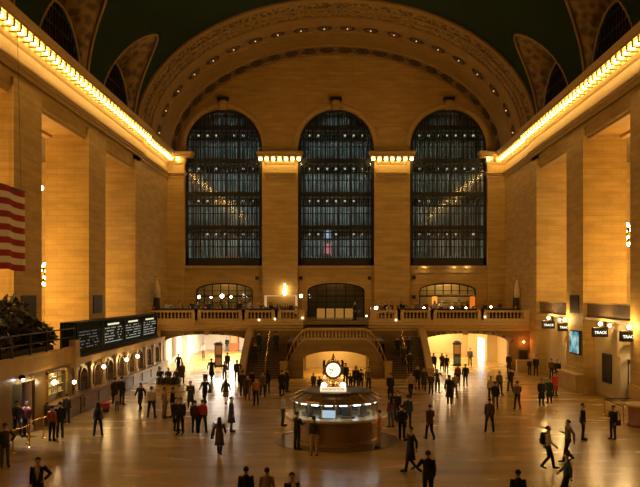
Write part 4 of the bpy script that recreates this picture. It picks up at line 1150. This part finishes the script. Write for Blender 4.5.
def body_mesh(pose):
    J = skeleton(pose); vs, es, rs = [], [], []
    def add(p, r, par=None):
        vs.append(tuple(p)); rs.append(r)
        if par is not None: es.append((par, len(vs)-1))
        return len(vs)-1
    pel = add(J['pel'], .115); sp = add(J['sp'], .11, pel); ch = add(J['chest'], .12, sp); nk = add(J['neck'], .055, ch); jw = add(J['jaw'], .07, nk); sk = add(J['skull'], .092, jw); cr = add(J['crown'], .075, sk)
    for k, s in (('R',-1),('L',1)):
        a = add(J['sho'+k], .055, ch); b = add(J['elb'+k], .04, a); c = add(J['wri'+k], .026, b)
        d = (J['wri'+k]-J['elb'+k]).normalized(); side = V((0,-1,0)) if abs(d.z) > .6 else V((-s,0,0))
        side = (side - d*side.dot(d)).normalized(); palmn = d.cross(side).normalized()
        if palmn.dot(V((-s,0,0)) if abs(d.z) > .6 else V((0,0,-1))) < 0: palmn = -palmn
        pc = J['wri'+k]+d*.055; p = add(pc, (.030,.022), c)
        for f in range(4):
            o = side*(.033-.022*f); L = (.075,.085,.08,.062)[f]
            q0 = add(pc+d*.035+o, .010, p); q1 = add(pc+d*(.035+L*.5)+o+palmn*.008, .009, q0); add(pc+d*(.035+L*.85)+o+palmn*.03, .008, q1)
        t0 = add(pc-d*.015+side*.040, .011, p); t1 = add(pc+d*.015+side*.062+palmn*.012, .010, t0); add(pc+d*.04+side*.068+palmn*.024, .009, t1)
        h = add(J['hip'+k], .088, pel); kn = add(J['knee'+k], .056, h); an = add(J['ank'+k], .036, kn); add(J['toe'+k], .03, an)
    me = skinned('body', vs, es, rs, pel)
    # nose and ears are merged into the same mesh
    bm = bmesh.new(); bm.from_mesh(me); S = J['skull']
    for c_, sc_ in ((S+V((0,-.098,-.03)), (.014,.022,.026)), (S+V((.088,.01,-.02)), (.012,.02,.032)), (S+V((-.088,.01,-.02)), (.012,.02,.032))):
        r = bmesh.ops.create_uvsphere(bm, u_segments=8, v_segments=6, radius=1)
        for v_ in r['verts']: v_.co = V((v_.co.x*sc_[0], v_.co.y*sc_[1], v_.co.z*sc_[2]))+c_
    bm.to_mesh(me); bm.free()
    return me
def eyes_mesh(J):
    m = MB(); S = J['skull']
    for s in (-1,1): m.sphere(tuple(S+V((s*.033,-.088,.0))), .011, 8, 5)
    m.box(S.x-.022,S.x+.022,S.y-.1,S.y-.085,S.z-.068,S.z-.06)
    return m
def erings(m, L, n=16):
    m.loft([[(cx+rx*math.cos(2*PI*j/n), cy+ry*math.sin(2*PI*j/n), z) for j in range(n)] for cx, cy, z, rx, ry in L])
def garment(kind, pose):
    J = skeleton(pose); m = MB(); dz = -.45 if pose == 'sit' else 0
    if kind in ('jacket','shirt','coat','dress'):
        fat = {'jacket':1.08,'shirt':1.0,'coat':1.12,'dress':.96}[kind]
        hem = []
        if pose == 'sit': hem = [(0,-.01,.88+dz,.17,.13)]
        elif kind == 'jacket': hem = [(0,0,.80,.185,.135)]
        elif kind == 'shirt': hem = [(0,0,.90,.165,.12)]
        elif kind == 'coat': hem = [(0,0,.46,.235,.2),(0,0,.7,.205,.165)]
        elif kind == 'dress': hem = [(0,0,.50,.25,.22),(0,0,.75,.20,.16)]
        erings(m, hem+[(0,0,1.0+dz,.165*fat,.12*fat),(0,0,1.13+dz,.148*fat,.11*fat),(0,0,1.30+dz,.162*fat,.118*fat),(0,.01,1.41+dz,.165*fat,.10),(0,.01,1.462+dz,.10,.072),(0,.01,1.50+dz,.06,.055)])
        for k in 'RL':
            w_ = J['wri'+k] if kind != 'dress' else J['elb'+k].lerp(J['wri'+k],.3)
            m.tube([J['sho'+k]+V((0,0,.01)), J['sho'+k].lerp(J['elb'+k],.5), J['elb'+k], J['elb'+k].lerp(w_,.5), w_], [.07*fat,.06*fat,.052*fat,.045*fat,.038*fat], 10)
    elif kind == 'trousers':
        erings(m, [(0,0,.84+dz,.168,.125),(0,0,.93+dz,.17,.125),(0,0,1.03+dz,.155,.115)])
        for k in 'RL':
            m.tube([J['hip'+k]+V((0,0,.0)), J['hip'+k].lerp(J['knee'+k],.4), J['knee'+k], J['knee'+k].lerp(J['ank'+k],.5), J['ank'+k]+V((0,0,-.02))], [.098,.088,.068,.062,.055], 12)
    elif kind == 'skirt':
        erings(m, [(0,0,.55,.2,.17),(0,0,.85,.185,.14),(0,0,1.03,.15,.11)])
    elif kind == 'shoe':
        k = pose_k[0]
        a, t = J['ank'+k], J['toe'+k]
        d = V((t.x-a.x, t.y-a.y, 0)).normalized(); tilt = (t.z-a.z)
        m.tube([a-d*.05+V((0,0,-.03)), a+d*.04+V((0,0,-.03)), a.lerp(t,.6)+V((0,0,-.005)), t+d*.05], [.045,.05,.046,.028], 10)
        m.tube([a+V((0,0,-.05)), a+V((0,0,.05))], [.046,.046], 10)
    return m
pose_k = ['R']
def hair_mesh(style, J):
    S = J['skull']; m = MB(); n = 18; rings = []
    for i in range(9):
        ph = PI*.5*i/8*1.25        # from the crown down
        r = .101*math.sin(ph); z = .103*math.cos(ph)
        rings.append([(S.x+r*math.cos(2*PI*j/n)*.93, S.y+.014+r*math.sin(2*PI*j/n)*1.06*(1 if math.sin(2*PI*j/n) > 0 else .96), S.z+.012+max(z, .045 if math.sin(2*PI*j/n) < -.55 else (-.0 if math.sin(2*PI*j/n) < .1 else -1))) for j in range(n)])
    m.loft(rings, True)
    if style == 'long':
        m.loft([[(S.x+w_*math.cos(PI*j/10), S.y+.03+d*math.sin(PI*j/10), S.z+z) for j in range(11)]+[(S.x+w_*.6*math.cos(PI*(10-j)/10), S.y+.03+(d-.04)*math.sin(PI*(10-j)/10), S.z+z) for j in range(11)] for z, w_, d in ((.03,.1,.08),(-.08,.105,.085),(-.2,.12,.1),(-.32,.10,.11))])
    if style == 'bun': m.sphere((S.x,S.y+.11,S.z+.05), .045, 10, 6)
    if style == 'cap': m.loft([[(S.x+.09*math.cos(PI*j/8+PI)*1.0, S.y-.07+.1*math.sin(PI*j/8+PI), S.z+z) for j in range(9)] for z in (.045,.055)])
    return m
CACHE = {}
def cmesh(key, fn):
    if key not in CACHE: CACHE[key] = fn()
    return CACHE[key]
def mk(mb, name):
    o = mb.build(name, SKIN, None, True); me = o.data; bpy.data.objects.remove(o); return me
CL_ = {}
def cloth(c):
    k = tuple(round(v,3) for v in c)
    if k not in CL_: CL_[k] = mat('cloth_%d' % len(CL_), c, .85, noise=.4, nscale=9)
    return CL_[k]
def child(name, me, m, root, label=None):
    o = bpy.data.objects.new(name, me); C.objects.link(o); o.parent = root
    o.material_slots[0].link = 'OBJECT'; o.material_slots[0].material = m
    if label: o['label'] = label
    return o
BK=(.02,.02,.024); NV=(.03,.04,.08); GY=(.13,.13,.13); LG=(.38,.36,.33); WH=(.68,.64,.56); BR=(.16,.08,.04); TN=(.42,.30,.17); RD=(.50,.03,.03); OR=(.62,.19,.07); TL=(.05,.13,.15); DG=(.06,.07,.05); BL=(.10,.15,.22); PK=(.6,.35,.25)
HB=(.025,.018,.012); HBR=(.10,.05,.025); HBL=(.35,.22,.1)
def person(x, y, z, rz, h, pose, top, ctop, cbot, hair, label, chair=HB, bottom='trousers', group=None, shirt=None, cat='person'):
    r = empty('person', (x,y,z), math.radians(rz), label, cat, group)
    s = h/1.76; r.scale = (s,s,s)
    J = skeleton(pose)
    child('body', cmesh(('b',pose), lambda: body_mesh(pose)), SKIN, r)
    child(top, cmesh((top,pose), lambda: mk(garment(top,pose),top)), cloth(ctop), r)
    if bottom == 'trousers' : child('trousers', cmesh(('tr',pose), lambda: mk(garment('trousers',pose),'trousers')), cloth(cbot), r)
    elif bottom == 'skirt': child('skirt', cmesh(('sk',pose), lambda: mk(garment('skirt',pose),'skirt')), cloth(cbot), r)
    for k in 'RL':
        def f():
            pose_k[0] = k; return mk(garment('shoe',pose),'shoe')
        child('shoe', cmesh(('shoe',k,pose), f), cloth((.03,.025,.02)), r)
    child('hair' if hair != 'cap' else 'cap', cmesh(('h',hair,pose == 'sit'), lambda: mk(hair_mesh(hair, J),'hair')), cloth(chair), r)
    child('eyes_and_mouth', cmesh(('e',pose == 'sit'), lambda: mk(eyes_mesh(J),'eyes')), cloth((.05,.02,.015)), r)
    if shirt:
        def g():
            m = MB(); m.loft([[(-w_,yy,zz),(w_,yy,zz),(w_,yy+.03,zz),(-w_,yy+.03,zz)] for w_,yy,zz in ((.02,-.140,1.02),(.045,-.140,1.2),(.075,-.138,1.34),(.05,-.105,1.455))]); return mk(m,'shirt_front')
        child('shirt_front', cmesh(('sf',), g), cloth(shirt), r)
    return r
def carry(kind, p, col, label, rz=0):
    """bag / backpack / case: things of their own; p = person root"""
    mw = Matrix.LocRotScale(p.location, p.rotation_euler, p.scale)
    def place(o, off):
        o.location = mw @ V(off); o.rotation_euler = p.rotation_euler; return o
    if kind == 'backpack':
        m = MB(); erings(m, [(0,0,-.24,.13,.07),(0,0,-.2,.16,.095),(0,0,.08,.15,.09),(0,0,.2,.11,.06),(0,0,.23,.04,.03)], 14)
        o = m.build('backpack', cloth(col), None, True)
        MB().box(-.1,.1,.08,.12,-.17,-.02).build('front_pocket', cloth([c*.7 for c in col]), o)
        t = MB(); 
        for s in (-1,1): t.tube([(s*.10,-.07,.17),(s*.12,-.17,.22),(s*.12,-.30,.1),(s*.12,-.29,-.1),(s*.11,-.1,-.2)], .015, 6)
        t.build('straps', BLACK, o); place(o, (0,.215,1.25))
        c = 'backpack'
    elif kind == 'bag':
        m = MB(); erings(m, [(0,0,-.15,.05,.14),(0,0,-.12,.065,.16),(0,0,.06,.055,.15),(0,0,.12,.03,.14)], 14)
        o = m.build('shoulder_bag', cloth(col), None, True); MB().tube([(0,-.12,.1),(-.02,-.06,.42),(-.05,0,.55),(-.02,.06,.42),(0,.12,.1)], .012, 6).build('strap', BLACK, o)
        place(o, (.335,.03,.92)); c = 'bag'
    elif kind == 'case':
        m = MB().box(-.17,.17,-.12,.12,.05,.58); o = m.build('suitcase', cloth(col), None, False, .03)
        for s in (-1,1): MB().lathe([(.04,-.02),(.04,.02)], (s*.13,.0,.04), 10).build('wheel', BLACK, o)
        MB().tube([(-.09,.1,.58),(-.09,.1,.95),(.09,.1,.95),(.09,.1,.58)], .012, 6).build('handle', IRON, o)
        place(o, (.42,.22,0)); c = 'suitcase'
    tag(o, label, c); return o
def P(px, py, rz, pose, top, ct, cb, hair, label, h=1.74, head=None, Y=None, z=0, **k):
    if head is not None:
        Y_ = F*(H-h)/(head-CY); x = (px-CX)*Y_/F
    elif Y is not None: Y_ = Y; x = (px-CX)*Y_/F
    else: x, Y_ = ground(px, py)
    return person(x, Y_, z, rz, h, pose, top, ct, cb, hair, label, **k)
# ---- nearest people along the bottom edge
P(38,0,10,'hip','jacket',BK,BK,'short','man in black suit and white shirt facing the camera at the bottom left corner',head=457,shirt=WH)
P(246,0,185,'stand','jacket',BK,BK,'short','person in black, leftmost of the three heads at the bottom edge',head=466,h=1.68)
P(267,0,170,'phone','shirt',TN,BK,'bun','woman in tan top, middle of the three heads at the bottom edge',head=467,h=1.65)
P(292,0,25,'stand','jacket',BK,BK,'short','man in dark suit with white shirt, rightmost of the three heads at the bottom edge',head=472,shirt=WH)
P(428,0,180,'hip','jacket',(.012,.014,.02),BK,'short','man in black suit seen from behind at the bottom edge right of the booth',head=450,h=1.78)
P(518,0,175,'stand','jacket',BK,BK,'short','dark haired person cut off by the bottom edge, right of centre',head=469,h=1.7)
p = P(567,0,-110,'walk','shirt',TL,NV,'bun','woman in blue grey top walking at the bottom edge right of centre',head=452,h=1.66)
p = P(548,469,75,'walk','shirt',WH,BK,'short','man in pale shirt and black trousers striding right with a backpack'); carry('backpack',p,BK,'black backpack worn by the striding man in the pale shirt')
P(568,462,-85,'walkphone','shirt',(.22,.19,.15),BK,'short','man in grey brown shirt walking left with a phone, behind the striding man',h=1.78)
p = P(583,440,70,'stand','jacket',BK,BK,'short','man in black standing in profile on the right side of the floor',h=1.78); carry('bag',p,BK,'black shoulder bag of the man in black standing at right')
p = P(613,439.5,-60,'phone','jacket',BK,BK,'bun','woman in black holding up a phone left of the barrier posts',h=1.66); carry('bag',p,(.03,.025,.02),'black handbag of the woman with the phone by the barrier posts')
P(410.5,471,-75,'walkphone','coat',BK,BK,'short','man in long black coat walking left at the front right of the booth',h=1.78)
P(430,440,-160,'walkbag','jacket',(.13,.05,.035),BK,'short','man in dark reddish jacket walking away, right of the booth',h=1.72)
P(402,441,175,'walk','shirt',BK,BK,'short','person in black with a pale waistband walking away beside the booth')
P(391,427.5,-150,'stand','shirt',BR,GY,'long','long haired woman in brown standing right of the booth',h=1.66)
P(408,428,160,'stand','jacket',DG,BK,'short','person in dark green jacket behind the walker beside the booth')
P(397,421,-30,'phone','jacket',BK,BK,'short','dark person standing behind the woman in brown right of the booth',h=1.7)
P(379,448,-95,'reach','shirt',(.80,.36,.15),TN,'short','man in orange top and tan trousers leaning on the right side of the booth')
P(297,450,135,'reach','jacket',(.012,.015,.02),BK,'short','man in dark suit at the booth counter, front left')
p = P(314,456,170,'stand','shirt',GY,TN,'short','man in tan trousers with a backpack standing before the booth'); carry('backpack',p,(.02,.03,.02),'dark backpack of the man standing before the booth')
P(283,426,80,'reach','shirt',(.52,.46,.36),DG,'short','person in pale shirt and dark trousers at the left side of the booth',h=1.7)
P(231.5,432,95,'stand','coat',(.05,.06,.06),GY,'short','person in long grey green coat standing in profile left of centre',h=1.82)
p = P(219.5,455,175,'walk','coat',(.10,.055,.03),BK,'long','long haired woman walking away alone left of centre',h=1.66); carry('bag',p,(.03,.02,.015),'dark shoulder bag of the woman walking alone left of centre')
P(202.5,433,-170,'apart','shirt',RD,BK,'short','person in bright red jacket seen from behind, left of centre',h=1.7)
P(195,433,170,'stand','jacket',(.07,.02,.02),BK,'short','person in dark red beside the bright red jacket',h=1.66)
P(180.5,434.5,-10,'stand','jacket',BK,BK,'short','tall person in black left of the bright red jacket',h=1.86)
p = P(176.5,431,60,'phone','coat',BK,BK,'short','person in dark coat close behind the tall person in black',h=1.74)
P(164.5,418,70,'stand','shirt',TN,(.28,.2,.12),'short','person in tan clothes, left of a pair in conversation')
P(172.5,417.5,-65,'stand','jacket',BK,BK,'short','person in black, right of the pair in conversation')
P(151.5,418,175,'apart','shirt',(.62,.56,.44),BK,'short','man in white shirt and black trousers seen from behind on the left floor',h=1.8)
P(140.5,411,-20,'walk','jacket',BK,BK,'long','long haired woman in black walking left of the man in the white shirt',h=1.68)
P(190.5,409,20,'walkphone','coat',DG,BK,'short','person in dark green coat walking behind the bright red jacket',h=1.72)
p = P(205,405,-25,'walk','jacket',BK,BK,'short','person in black swinging a bag, behind the bright red jacket',h=1.78); carry('bag',p,BK,'black bag swung by the walker behind the red jacket')
P(226,405,175,'walk','jacket',(.10,.06,.03),TN,'long','woman in brown with tan skirt in the glare of the left passage',h=1.66,bottom='skirt')
p = P(98,436,190,'apart','shirt',(.30,.26,.2),BK,'long','long haired woman in black trousers seen from behind on the left floor',h=1.68)
carry('backpack',p,BK,'black backpack of the long haired woman on the left floor')
P(52,441,165,'stand','shirt',(.45,.12,.05),BK,'short','person in orange red top standing near the lit booth window',h=1.7)
P(60,438,195,'stand','jacket',BK,BK,'short','person in black beside the orange red top near the lit booth window',h=1.78)
P(67,423,175,'stand','jacket',(.03,.025,.02),BK,'short','dark person standing close to the marble counter below the lit booth window',h=1.6)
P(26.5,437,-15,'stand','shirt',(.16,.03,.02),BK,'short','person in dark red top standing in the white light at left',h=1.76)
P(17,435,40,'walk','jacket',(.03,.03,.035),BK,'short','person in dark grey walking beside the dark red top at left',h=1.7)
P(5,467,30,'hip','jacket',(.06,.055,.04),(.12,.11,.09),'short','person in olive jacket and grey trousers at the left edge',h=1.78)
P(122,405,150,'stand','jacket',BK,BK,'short','dark person at the ticket counter beside the red suitcase',h=1.8)
P(115,404,185,'stand','coat',(.05,.03,.02),BK,'short','second dark person at the ticket counter beside the red suitcase',h=1.7)
p = P(117,411,-150,'phone','shirt',(.45,.3,.2),BR,'bun','person in pale brown top crouching low by the red suitcase',h=1.1)
x, y = ground(112,413); o = MB().box(-.35,.35,-.22,.22,.25,.6).build('red_suitcase', cloth((.35,.02,.02)), None, False, .04); o.location=(x-.5,y,0); o.rotation_euler=(0,0,.3); MB().box(-.3,.3,-.18,.18,.06,.25).build('cart_base', BLACK, o)
for s in (-1,1): MB().lathe([(.06,-.02),(.06,.02)], (s*.25,0,.06), 10).build('wheel', BLACK, o)
tag(o,'red suitcase on a low cart on the left floor near the ticket counter','suitcase')
# ---- left passage and around
for a in (
 (178.5,373,-10,'walk','jacket',BK,BK,'short','person in black walking in from the left passage, leftmost',1.72),
 (182,383,15,'stand','coat',(.08,.06,.04),BK,'long','long haired person in brown coat before the left passage, leftmost',1.66),
 (211.5,381,170,'walk','coat',BK,BK,'short','person in long black coat walking toward the left passage with a suitcase',1.82),
 (227.4,371,0,'stand','jacket',(.03,.03,.04),BK,'short','person in dark jacket right of the directory stand in the left passage',1.7),
 (224.5,381,5,'walk','shirt',(.1,.09,.08),BK,'short','person in grey walking out of the left passage below the directory stand',1.6),
 (237,382,20,'hip','jacket',BK,BK,'short','person in black with an elbow out at the right of the left passage',1.76),
 (203.5,359,5,'walk','shirt',(.5,.4,.35),BR,'short','distant person in pale top at the far left of the left passage',1.7),
 (227,351,-5,'stand','jacket',BK,BK,'short','distant person in black far inside the left passage',1.7),
 (242.5,396,175,'stand','jacket',(.04,.04,.03),BK,'short','dark person at the left of the crowd before the left stairs',1.76),
 (247.5,400,10,'walk','coat',(.09,.07,.05),(.2,.15,.1),'long','woman in brown coat in the crowd before the left stairs',1.68),
 (256,406,-10,'stand','shirt',(.42,.15,.07),BK,'short','person in rusty orange top in the crowd before the left stairs',1.78),
 (251.5,394,190,'stand','jacket',BK,NV,'short','person in navy trousers in the crowd before the left stairs',1.7),
 (262.5,397,20,'walk','jacket',(.2,.12,.07),BK,'short','person in light brown jacket before the left stairs',1.74),
 (267.5,393,170,'stand','jacket',BK,BK,'long','long haired person in black at the foot of the left stairs',1.66),
 (282,396,190,'stand','coat',(.03,.02,.018),BK,'short','dark person standing before the left stair newel',1.8),
 (287,392,60,'phone','jacket',BK,BK,'short','dark person leaning by the wall between left stairs and middle arch',1.7),
 # middle arch
 (345.5,387,10,'stand','jacket',BK,BK,'short','dark silhouette just right of the clock in the middle arch',1.82),
 (350.5,391,-15,'phone','jacket',(.05,.03,.02),BK,'bun','shorter silhouette right of the clock in the middle arch',1.3),
 (356,391,5,'stand','jacket',BK,BK,'short','tall silhouette in the middle arch, second from the right',1.82),
 (361,391,-20,'stand','shirt',BK,NV,'short','silhouette in front of the right side of the middle arch',1.6),
 (368.5,392,15,'hip','shirt',BR,BK,'short','person in brown at the right edge of the middle arch',1.8),
 (313.5,391,0,'stand','jacket',(.12,.06,.03),BK,'short','small silhouette at the left edge of the middle arch',1.3),
 (319.5,394,30,'hip','jacket',BK,BK,'bun','crouched dark silhouette left of the clock before the middle arch',1.25),
 # right stairs foot
 (390.5,400,10,'stand','coat',BK,BK,'short','person in black at the foot of the right stairs, leftmost',1.8),
 (411,398,-25,'walk','shirt',(.45,.36,.24),BK,'short','person in tan top carrying a red bag at the foot of the right stairs',1.74),
 (417.5,390,5,'stand','jacket',BK,BK,'short','dark person right of the tan top at the foot of the right stairs',1.82),
 (424,391,-10,'walk','coat',(.05,.04,.035),BK,'short','dark person by the right stair parapet',1.72),
 # right passage
 (433.7,373,0,'apart','jacket',BK,BK,'short','silhouette with open stance at the left of the right passage',1.8),
 (442,371,10,'walk','coat',(.06,.035,.02),BK,'long','long haired silhouette in the right passage, second from the left',1.66),
 (446.5,374,-5,'walk','jacket',BK,BK,'short','silhouette left of the directory stand in the right passage',1.7),
 (470,366,0,'stand','jacket',(.06,.05,.03),BK,'short','person alone right of the directory stand in the right passage',1.76),
 (437.5,393,5,'photo','shirt',(.08,.06,.04),BK,'short','person with both arms raised to a camera before the right passage',1.7),
 (431,394,-20,'stand','jacket',(.07,.04,.02),BK,'short','person left of the one raising a camera before the right passage',1.5),
 (449.5,405,170,'walk','coat',BK,BK,'short','tall person in long black coat before the right passage',1.92),
 (455,399,185,'walk','shirt',(.3,.24,.15),BR,'short','person in tan clothes right of the tall black coat',1.74),
 (458,386,10,'stand','shirt',(.2,.05,.03),BK,'short','person in dark red top below the directory stand in the right passage',1.66),
 (465.5,387,175,'walk','jacket',BK,BK,'bun','person in black with bushy brown hair before the right passage',1.76),
 (491,402,-15,'stand','shirt',(.5,.42,.28),BK,'short','person in pale top, left one of a group right of the passage',1.7),
 (495.5,409,170,'stand','jacket',BK,GY,'short','person in black top and grey trousers in the group right of the passage',1.7),
 (499.5,395,20,'apart','shirt',(.12,.08,.05),BK,'short','person with legs apart behind the group right of the passage',1.7),
 (489.5,432,175,'apart','jacket',(.12,.09,.06),BK,'short','person in grey brown top standing nearer than the group at right',1.74),
 (510.5,392,190,'walk','jacket',BK,BK,'short','person in black walking between the passage and the group at right',1.76),
 (509,373,10,'stand','coat',(.04,.03,.02),BK,'short','dark person against the right jamb of the right passage',1.8),
 (517.5,410,185,'walk','shirt',(.16,.12,.08),BK,'short','person in grey brown shirt walking toward the right passage wall',1.76),
 (536,376,-10,'stand','jacket',BK,BK,'short','dark person by the stone bench right of the right passage',1.78),
 (529.5,375,15,'stand','jacket',(.03,.02,.02),BK,'short','shorter dark person by the wall cabinet right of the right passage',1.45),
 (541.5,405.5,5,'stand','coat',BK,BK,'bun','woman in black coat, left of the group with the red coat',1.7),
 (549.5,403.5,-30,'stand','coat',(.03,.07,.06),BK,'short','person in teal coat in the group with the red coat',1.66),
 (555,396,20,'stand','coat',(.55,.03,.03),BK,'short','person in bright red coat on the right side of the floor',1.66),
 (557.5,382,-20,'stand','jacket',BK,BK,'short','dark tall person by the gate wall behind the red coat',1.82),
 (551.5,379,10,'stand','shirt',(.15,.08,.05),BK,'short','slim person left of the tall dark one by the gate wall',1.7),
):
    px,py,rz,pose,top,ct,cb,hair,lab,h = a
    p = P(px,py,rz,pose,top,ct,cb,hair,lab,h=h, chair=(.16,.08,.03) if 'bushy' in lab else HB)
    if 'suitcase' in lab: carry('case',p,(.06,.03,.02),'dark wheeled suitcase pulled toward the left passage')
    if 'red bag' in lab: carry('bag',p,(.55,.10,.05),'orange red bag carried at the foot of the right stairs')
# seated group on a stone bench by the left passage
x, y = ground(168.5,384)
o = MB().box(-.9,.9,-.22,.22,0,.42).box(-.95,.95,-.27,.27,.42,.48).build('stone_bench', MATS['shaded_stair_marble']); o.location=(x,y,0); tag(o,'low stone bench with seated people left of the left passage','bench')
for i, (dx, rz, ct, nm) in enumerate(((-.64,15,BK,'left'),(.0,-10,(.05,.03,.02),'middle'),(.64,-20,(.03,.03,.03),'right'))):
    person(x+dx, y-.02, 0, rz, 1.74, 'sit', 'jacket', ct, BK, 'short', 'dark clothed person seated on the bench beside the left passage, %s one' % nm)
# people on the stairs
def on_stair(px, py, rz, pose, top, ct, lab, h=1.74):
    # solve for the stair plane z=(y-63.5)/.285*3.15/19
    best = None
    for i in range(19):
        y = 63.5+i*.285+.14; z = (i+1)*3.15/19; e = abs(CY+(H-z)*F/y-py)
        if best is None or e < best[0]: best = (e, y, z)
    _, y, z = best
    return person((px-CX)*y/F, y, z, rz, h, pose, top, ct, BK, 'short', lab)
on_stair(259,352,170,'stand','jacket',BK,'person in black climbing near the top of the left stairs')
on_stair(276,352,180,'stand','jacket',(.03,.03,.03),'dark person near the top right of the left stairs')
on_stair(255,364,10,'stand','coat',BK,'person in black coat halfway down the left stairs')
on_stair(398,356,0,'stand','jacket',BK,'person in black near the top left of the right stairs')
on_stair(409,356,5,'stand','coat',(.04,.03,.02),'dark person near the top of the right stairs')
on_stair(410,372,170,'stand','jacket',BK,'dark person halfway up the right stairs')
on_stair(404,366,10,'stand','jacket',(.06,.03,.02),'person in brown coming down the middle of the right stairs')
# dark banquettes behind the balustrade
for i, (a_, b_, nm) in enumerate(((-16.8,-13.2,'leftmost'),(-12.7,-8.9,'second from the left'),(-8.3,-5.9,'by the left pier'),(6.0,8.4,'by the right pier'),(8.9,13.0,'second from the right'),(13.4,17.0,'rightmost'))):
    o = MB().box(a_,b_,71.05,71.6,ZB,ZB+.45).build('banquette', cloth((.03,.02,.015)), None, False, .04); MB().box(a_,b_,70.95,71.1,ZB+.45,ZB+1.12).build('backrest', cloth((.03,.02,.015)), o)
    tag(o, 'long dark banquette bench behind the balcony balustrade, '+nm, 'bench')
# stair opening figure
p = person((355-CX)*72.6/F,72.6,ZB,-60,1.78,'stand','coat',BK,BK,'short','person in long dark coat standing at the head of the middle steps')
# cafe chairs and patrons
cf = None
def cafe_chair(x, y, rz, lab):
    global cf
    if cf is None:
        cf = empty('cafe_chair')
        MB().box(-.2,.2,-.2,.2,.42,.46).build('seat', mat('dark_wood',(.06,.03,.015),.5), cf); MB().box(-.2,.2,.17,.2,.55,.88).build('backrest', MATS['dark_wood'], cf)
        for sx in (-1,1):
            for sy in (-1,1): MB().box(sx*.18-.015,sx*.18+.015,sy*.18-.015,sy*.18+.015,0,.42 if sy<0 else .88).build('leg', MATS['dark_wood'], cf)
        o = cf
    else: o = dup(cf)
    o.location=(x,y,ZB); o.rotation_euler=(0,0,math.radians(rz)); tag(o, lab, 'chair', 'cafe chairs on the balcony')
rnd = random.Random(11)
tops = [(BK,'black'),(WH,'white'),(BR,'brown'),(GY,'grey'),(TN,'tan'),(NV,'navy'),((.25,.04,.03),'dark red'),(LG,'pale grey')]
seq = 0
for i, (x, y) in enumerate(seats):
    side_ = 'left' if x < 0 else 'right'
    for s in (-1, 1):
        cafe_chair(x+s*.84, y, 90*s, 'dark cafe chair beside a small balcony table')
        ct, cn = tops[seq % len(tops)]; seq += 1
        n_ = i+1 if x < 0 else i-8
        ordn = ('first','second','third','fourth','fifth','sixth','seventh','eighth','ninth')[n_-1]
        person(x+s*.80, y, ZB+.0, -90*s if True else 0, 1.76, 'sit', 'shirt', ct, BK, ('short','long','bun')[seq%3], 'cafe guest in %s, %s seat of the %s table on the %s balcony' % (cn, 'left' if s < 0 else 'right', ordn, side_), chair=(HB,HBR,HBL)[seq%3])
for i, (x, y) in enumerate(far_seats):
    side_ = 'left' if x < 0 else 'right'
    for s in (-1, 1):
        cafe_chair(x+s*.84, y, 90*s, 'dark cafe chair beside a small balcony table')
        ct, cn = tops[seq % len(tops)]; seq += 1
        person(x+s*.80, y, ZB, -90*s, 1.76, 'sit', 'shirt', ct, BK, ('short','long','bun')[seq%3], 'diner in %s, %s seat of rear table %s, %s half of the balcony' % (cn, 'left' if s < 0 else 'right', ('one','two','three','four','five','six')[i % 6], side_), chair=(HB,HBR,HBL)[seq%3])
for i in range(22):
    x = -16.6+i*.97 if i < 11 else 4.4+(i-11)*1.15
    y = 75.0 + (i*37 % 11)*.48
    ct, cn = tops[(i*3+1) % 8]
    if any(abs(x-a)<1.2 and abs(y-b)<.7 for a, b in seats+far_seats): y += 1.0
    person(x, y, ZB, rnd.uniform(-90,90), rnd.uniform(1.62,1.84), ('stand','hip','phone')[i%3], ('shirt','jacket')[i%2], ct, BK, ('short','long','bun')[i%3], 'standing guest in %s in the %s balcony crowd, %s from the left wall side' % (cn, 'left' if i < 11 else 'right', ('first','second','third','fourth','fifth','sixth','seventh','eighth','ninth','tenth','eleventh')[i%11]))
for px, Y_, ct, cn in ((170,77,WH,'white'),(192,78,BK,'black'),(206,79,RD,'red'),(240,77.5,BK,'black'),(249,76,LG,'pale grey'),(262,76.5,BR,'brown'),(271,78.5,BK,'black'),(291,77,NV,'navy'),(244,73.5,GY,'grey'),(386,77,BK,'black'),(404,78,BK,'black'),(445,79,WH,'white'),(460,79,BK,'black'),(500,77,BR,'brown')):
    nm = 'left' if px < 336 else 'right'
    k_ = {170:'near the left wall',192:'at the left edge of the left door',206:'before the left arched door',240:'right of the left door, farther back',249:'right of the left door',262:'left end of the bar',271:'in the middle of the bar',291:'right end of the bar',244:'close to the balustrade',386:'under the right pier',404:'between pier and right door',445:'at the left of the right bar',460:'in the middle of the right bar',500:'near the right end'}[px]
    person((px-CX)*Y_/F, Y_, ZB, rnd.uniform(-60,60), rnd.uniform(1.6,1.82), 'stand' if px % 2 else 'hip', 'shirt' if px % 3 else 'jacket', ct, BK, rnd.choice(('short','long')), 'standing balcony guest in %s, %s' % (cn, k_))
#PE
# ------------------------------------------------------------------ camera, world, lights
cam = bpy.data.cameras.new('camera'); co = bpy.data.objects.new('camera', cam); C.objects.link(co)
co.location = (0,0,H); co.rotation_euler = (PI/2,0,0)
cam.sensor_width = 36; cam.lens = F/640*36; cam.shift_x = -16/640; cam.shift_y = 50.5/640; cam.clip_end = 300
sc.camera = co
w = bpy.data.worlds.new('world'); sc.world = w; w.use_nodes = True
w.node_tree.nodes['Background'].inputs[0].default_value = (.02,.03,.05,1); w.node_tree.nodes['Background'].inputs[1].default_value = .2
sc.view_settings.view_transform = 'Standard'; sc.view_settings.look = 'None'; sc.view_settings.gamma = 1; sc.view_settings.exposure = 0.03
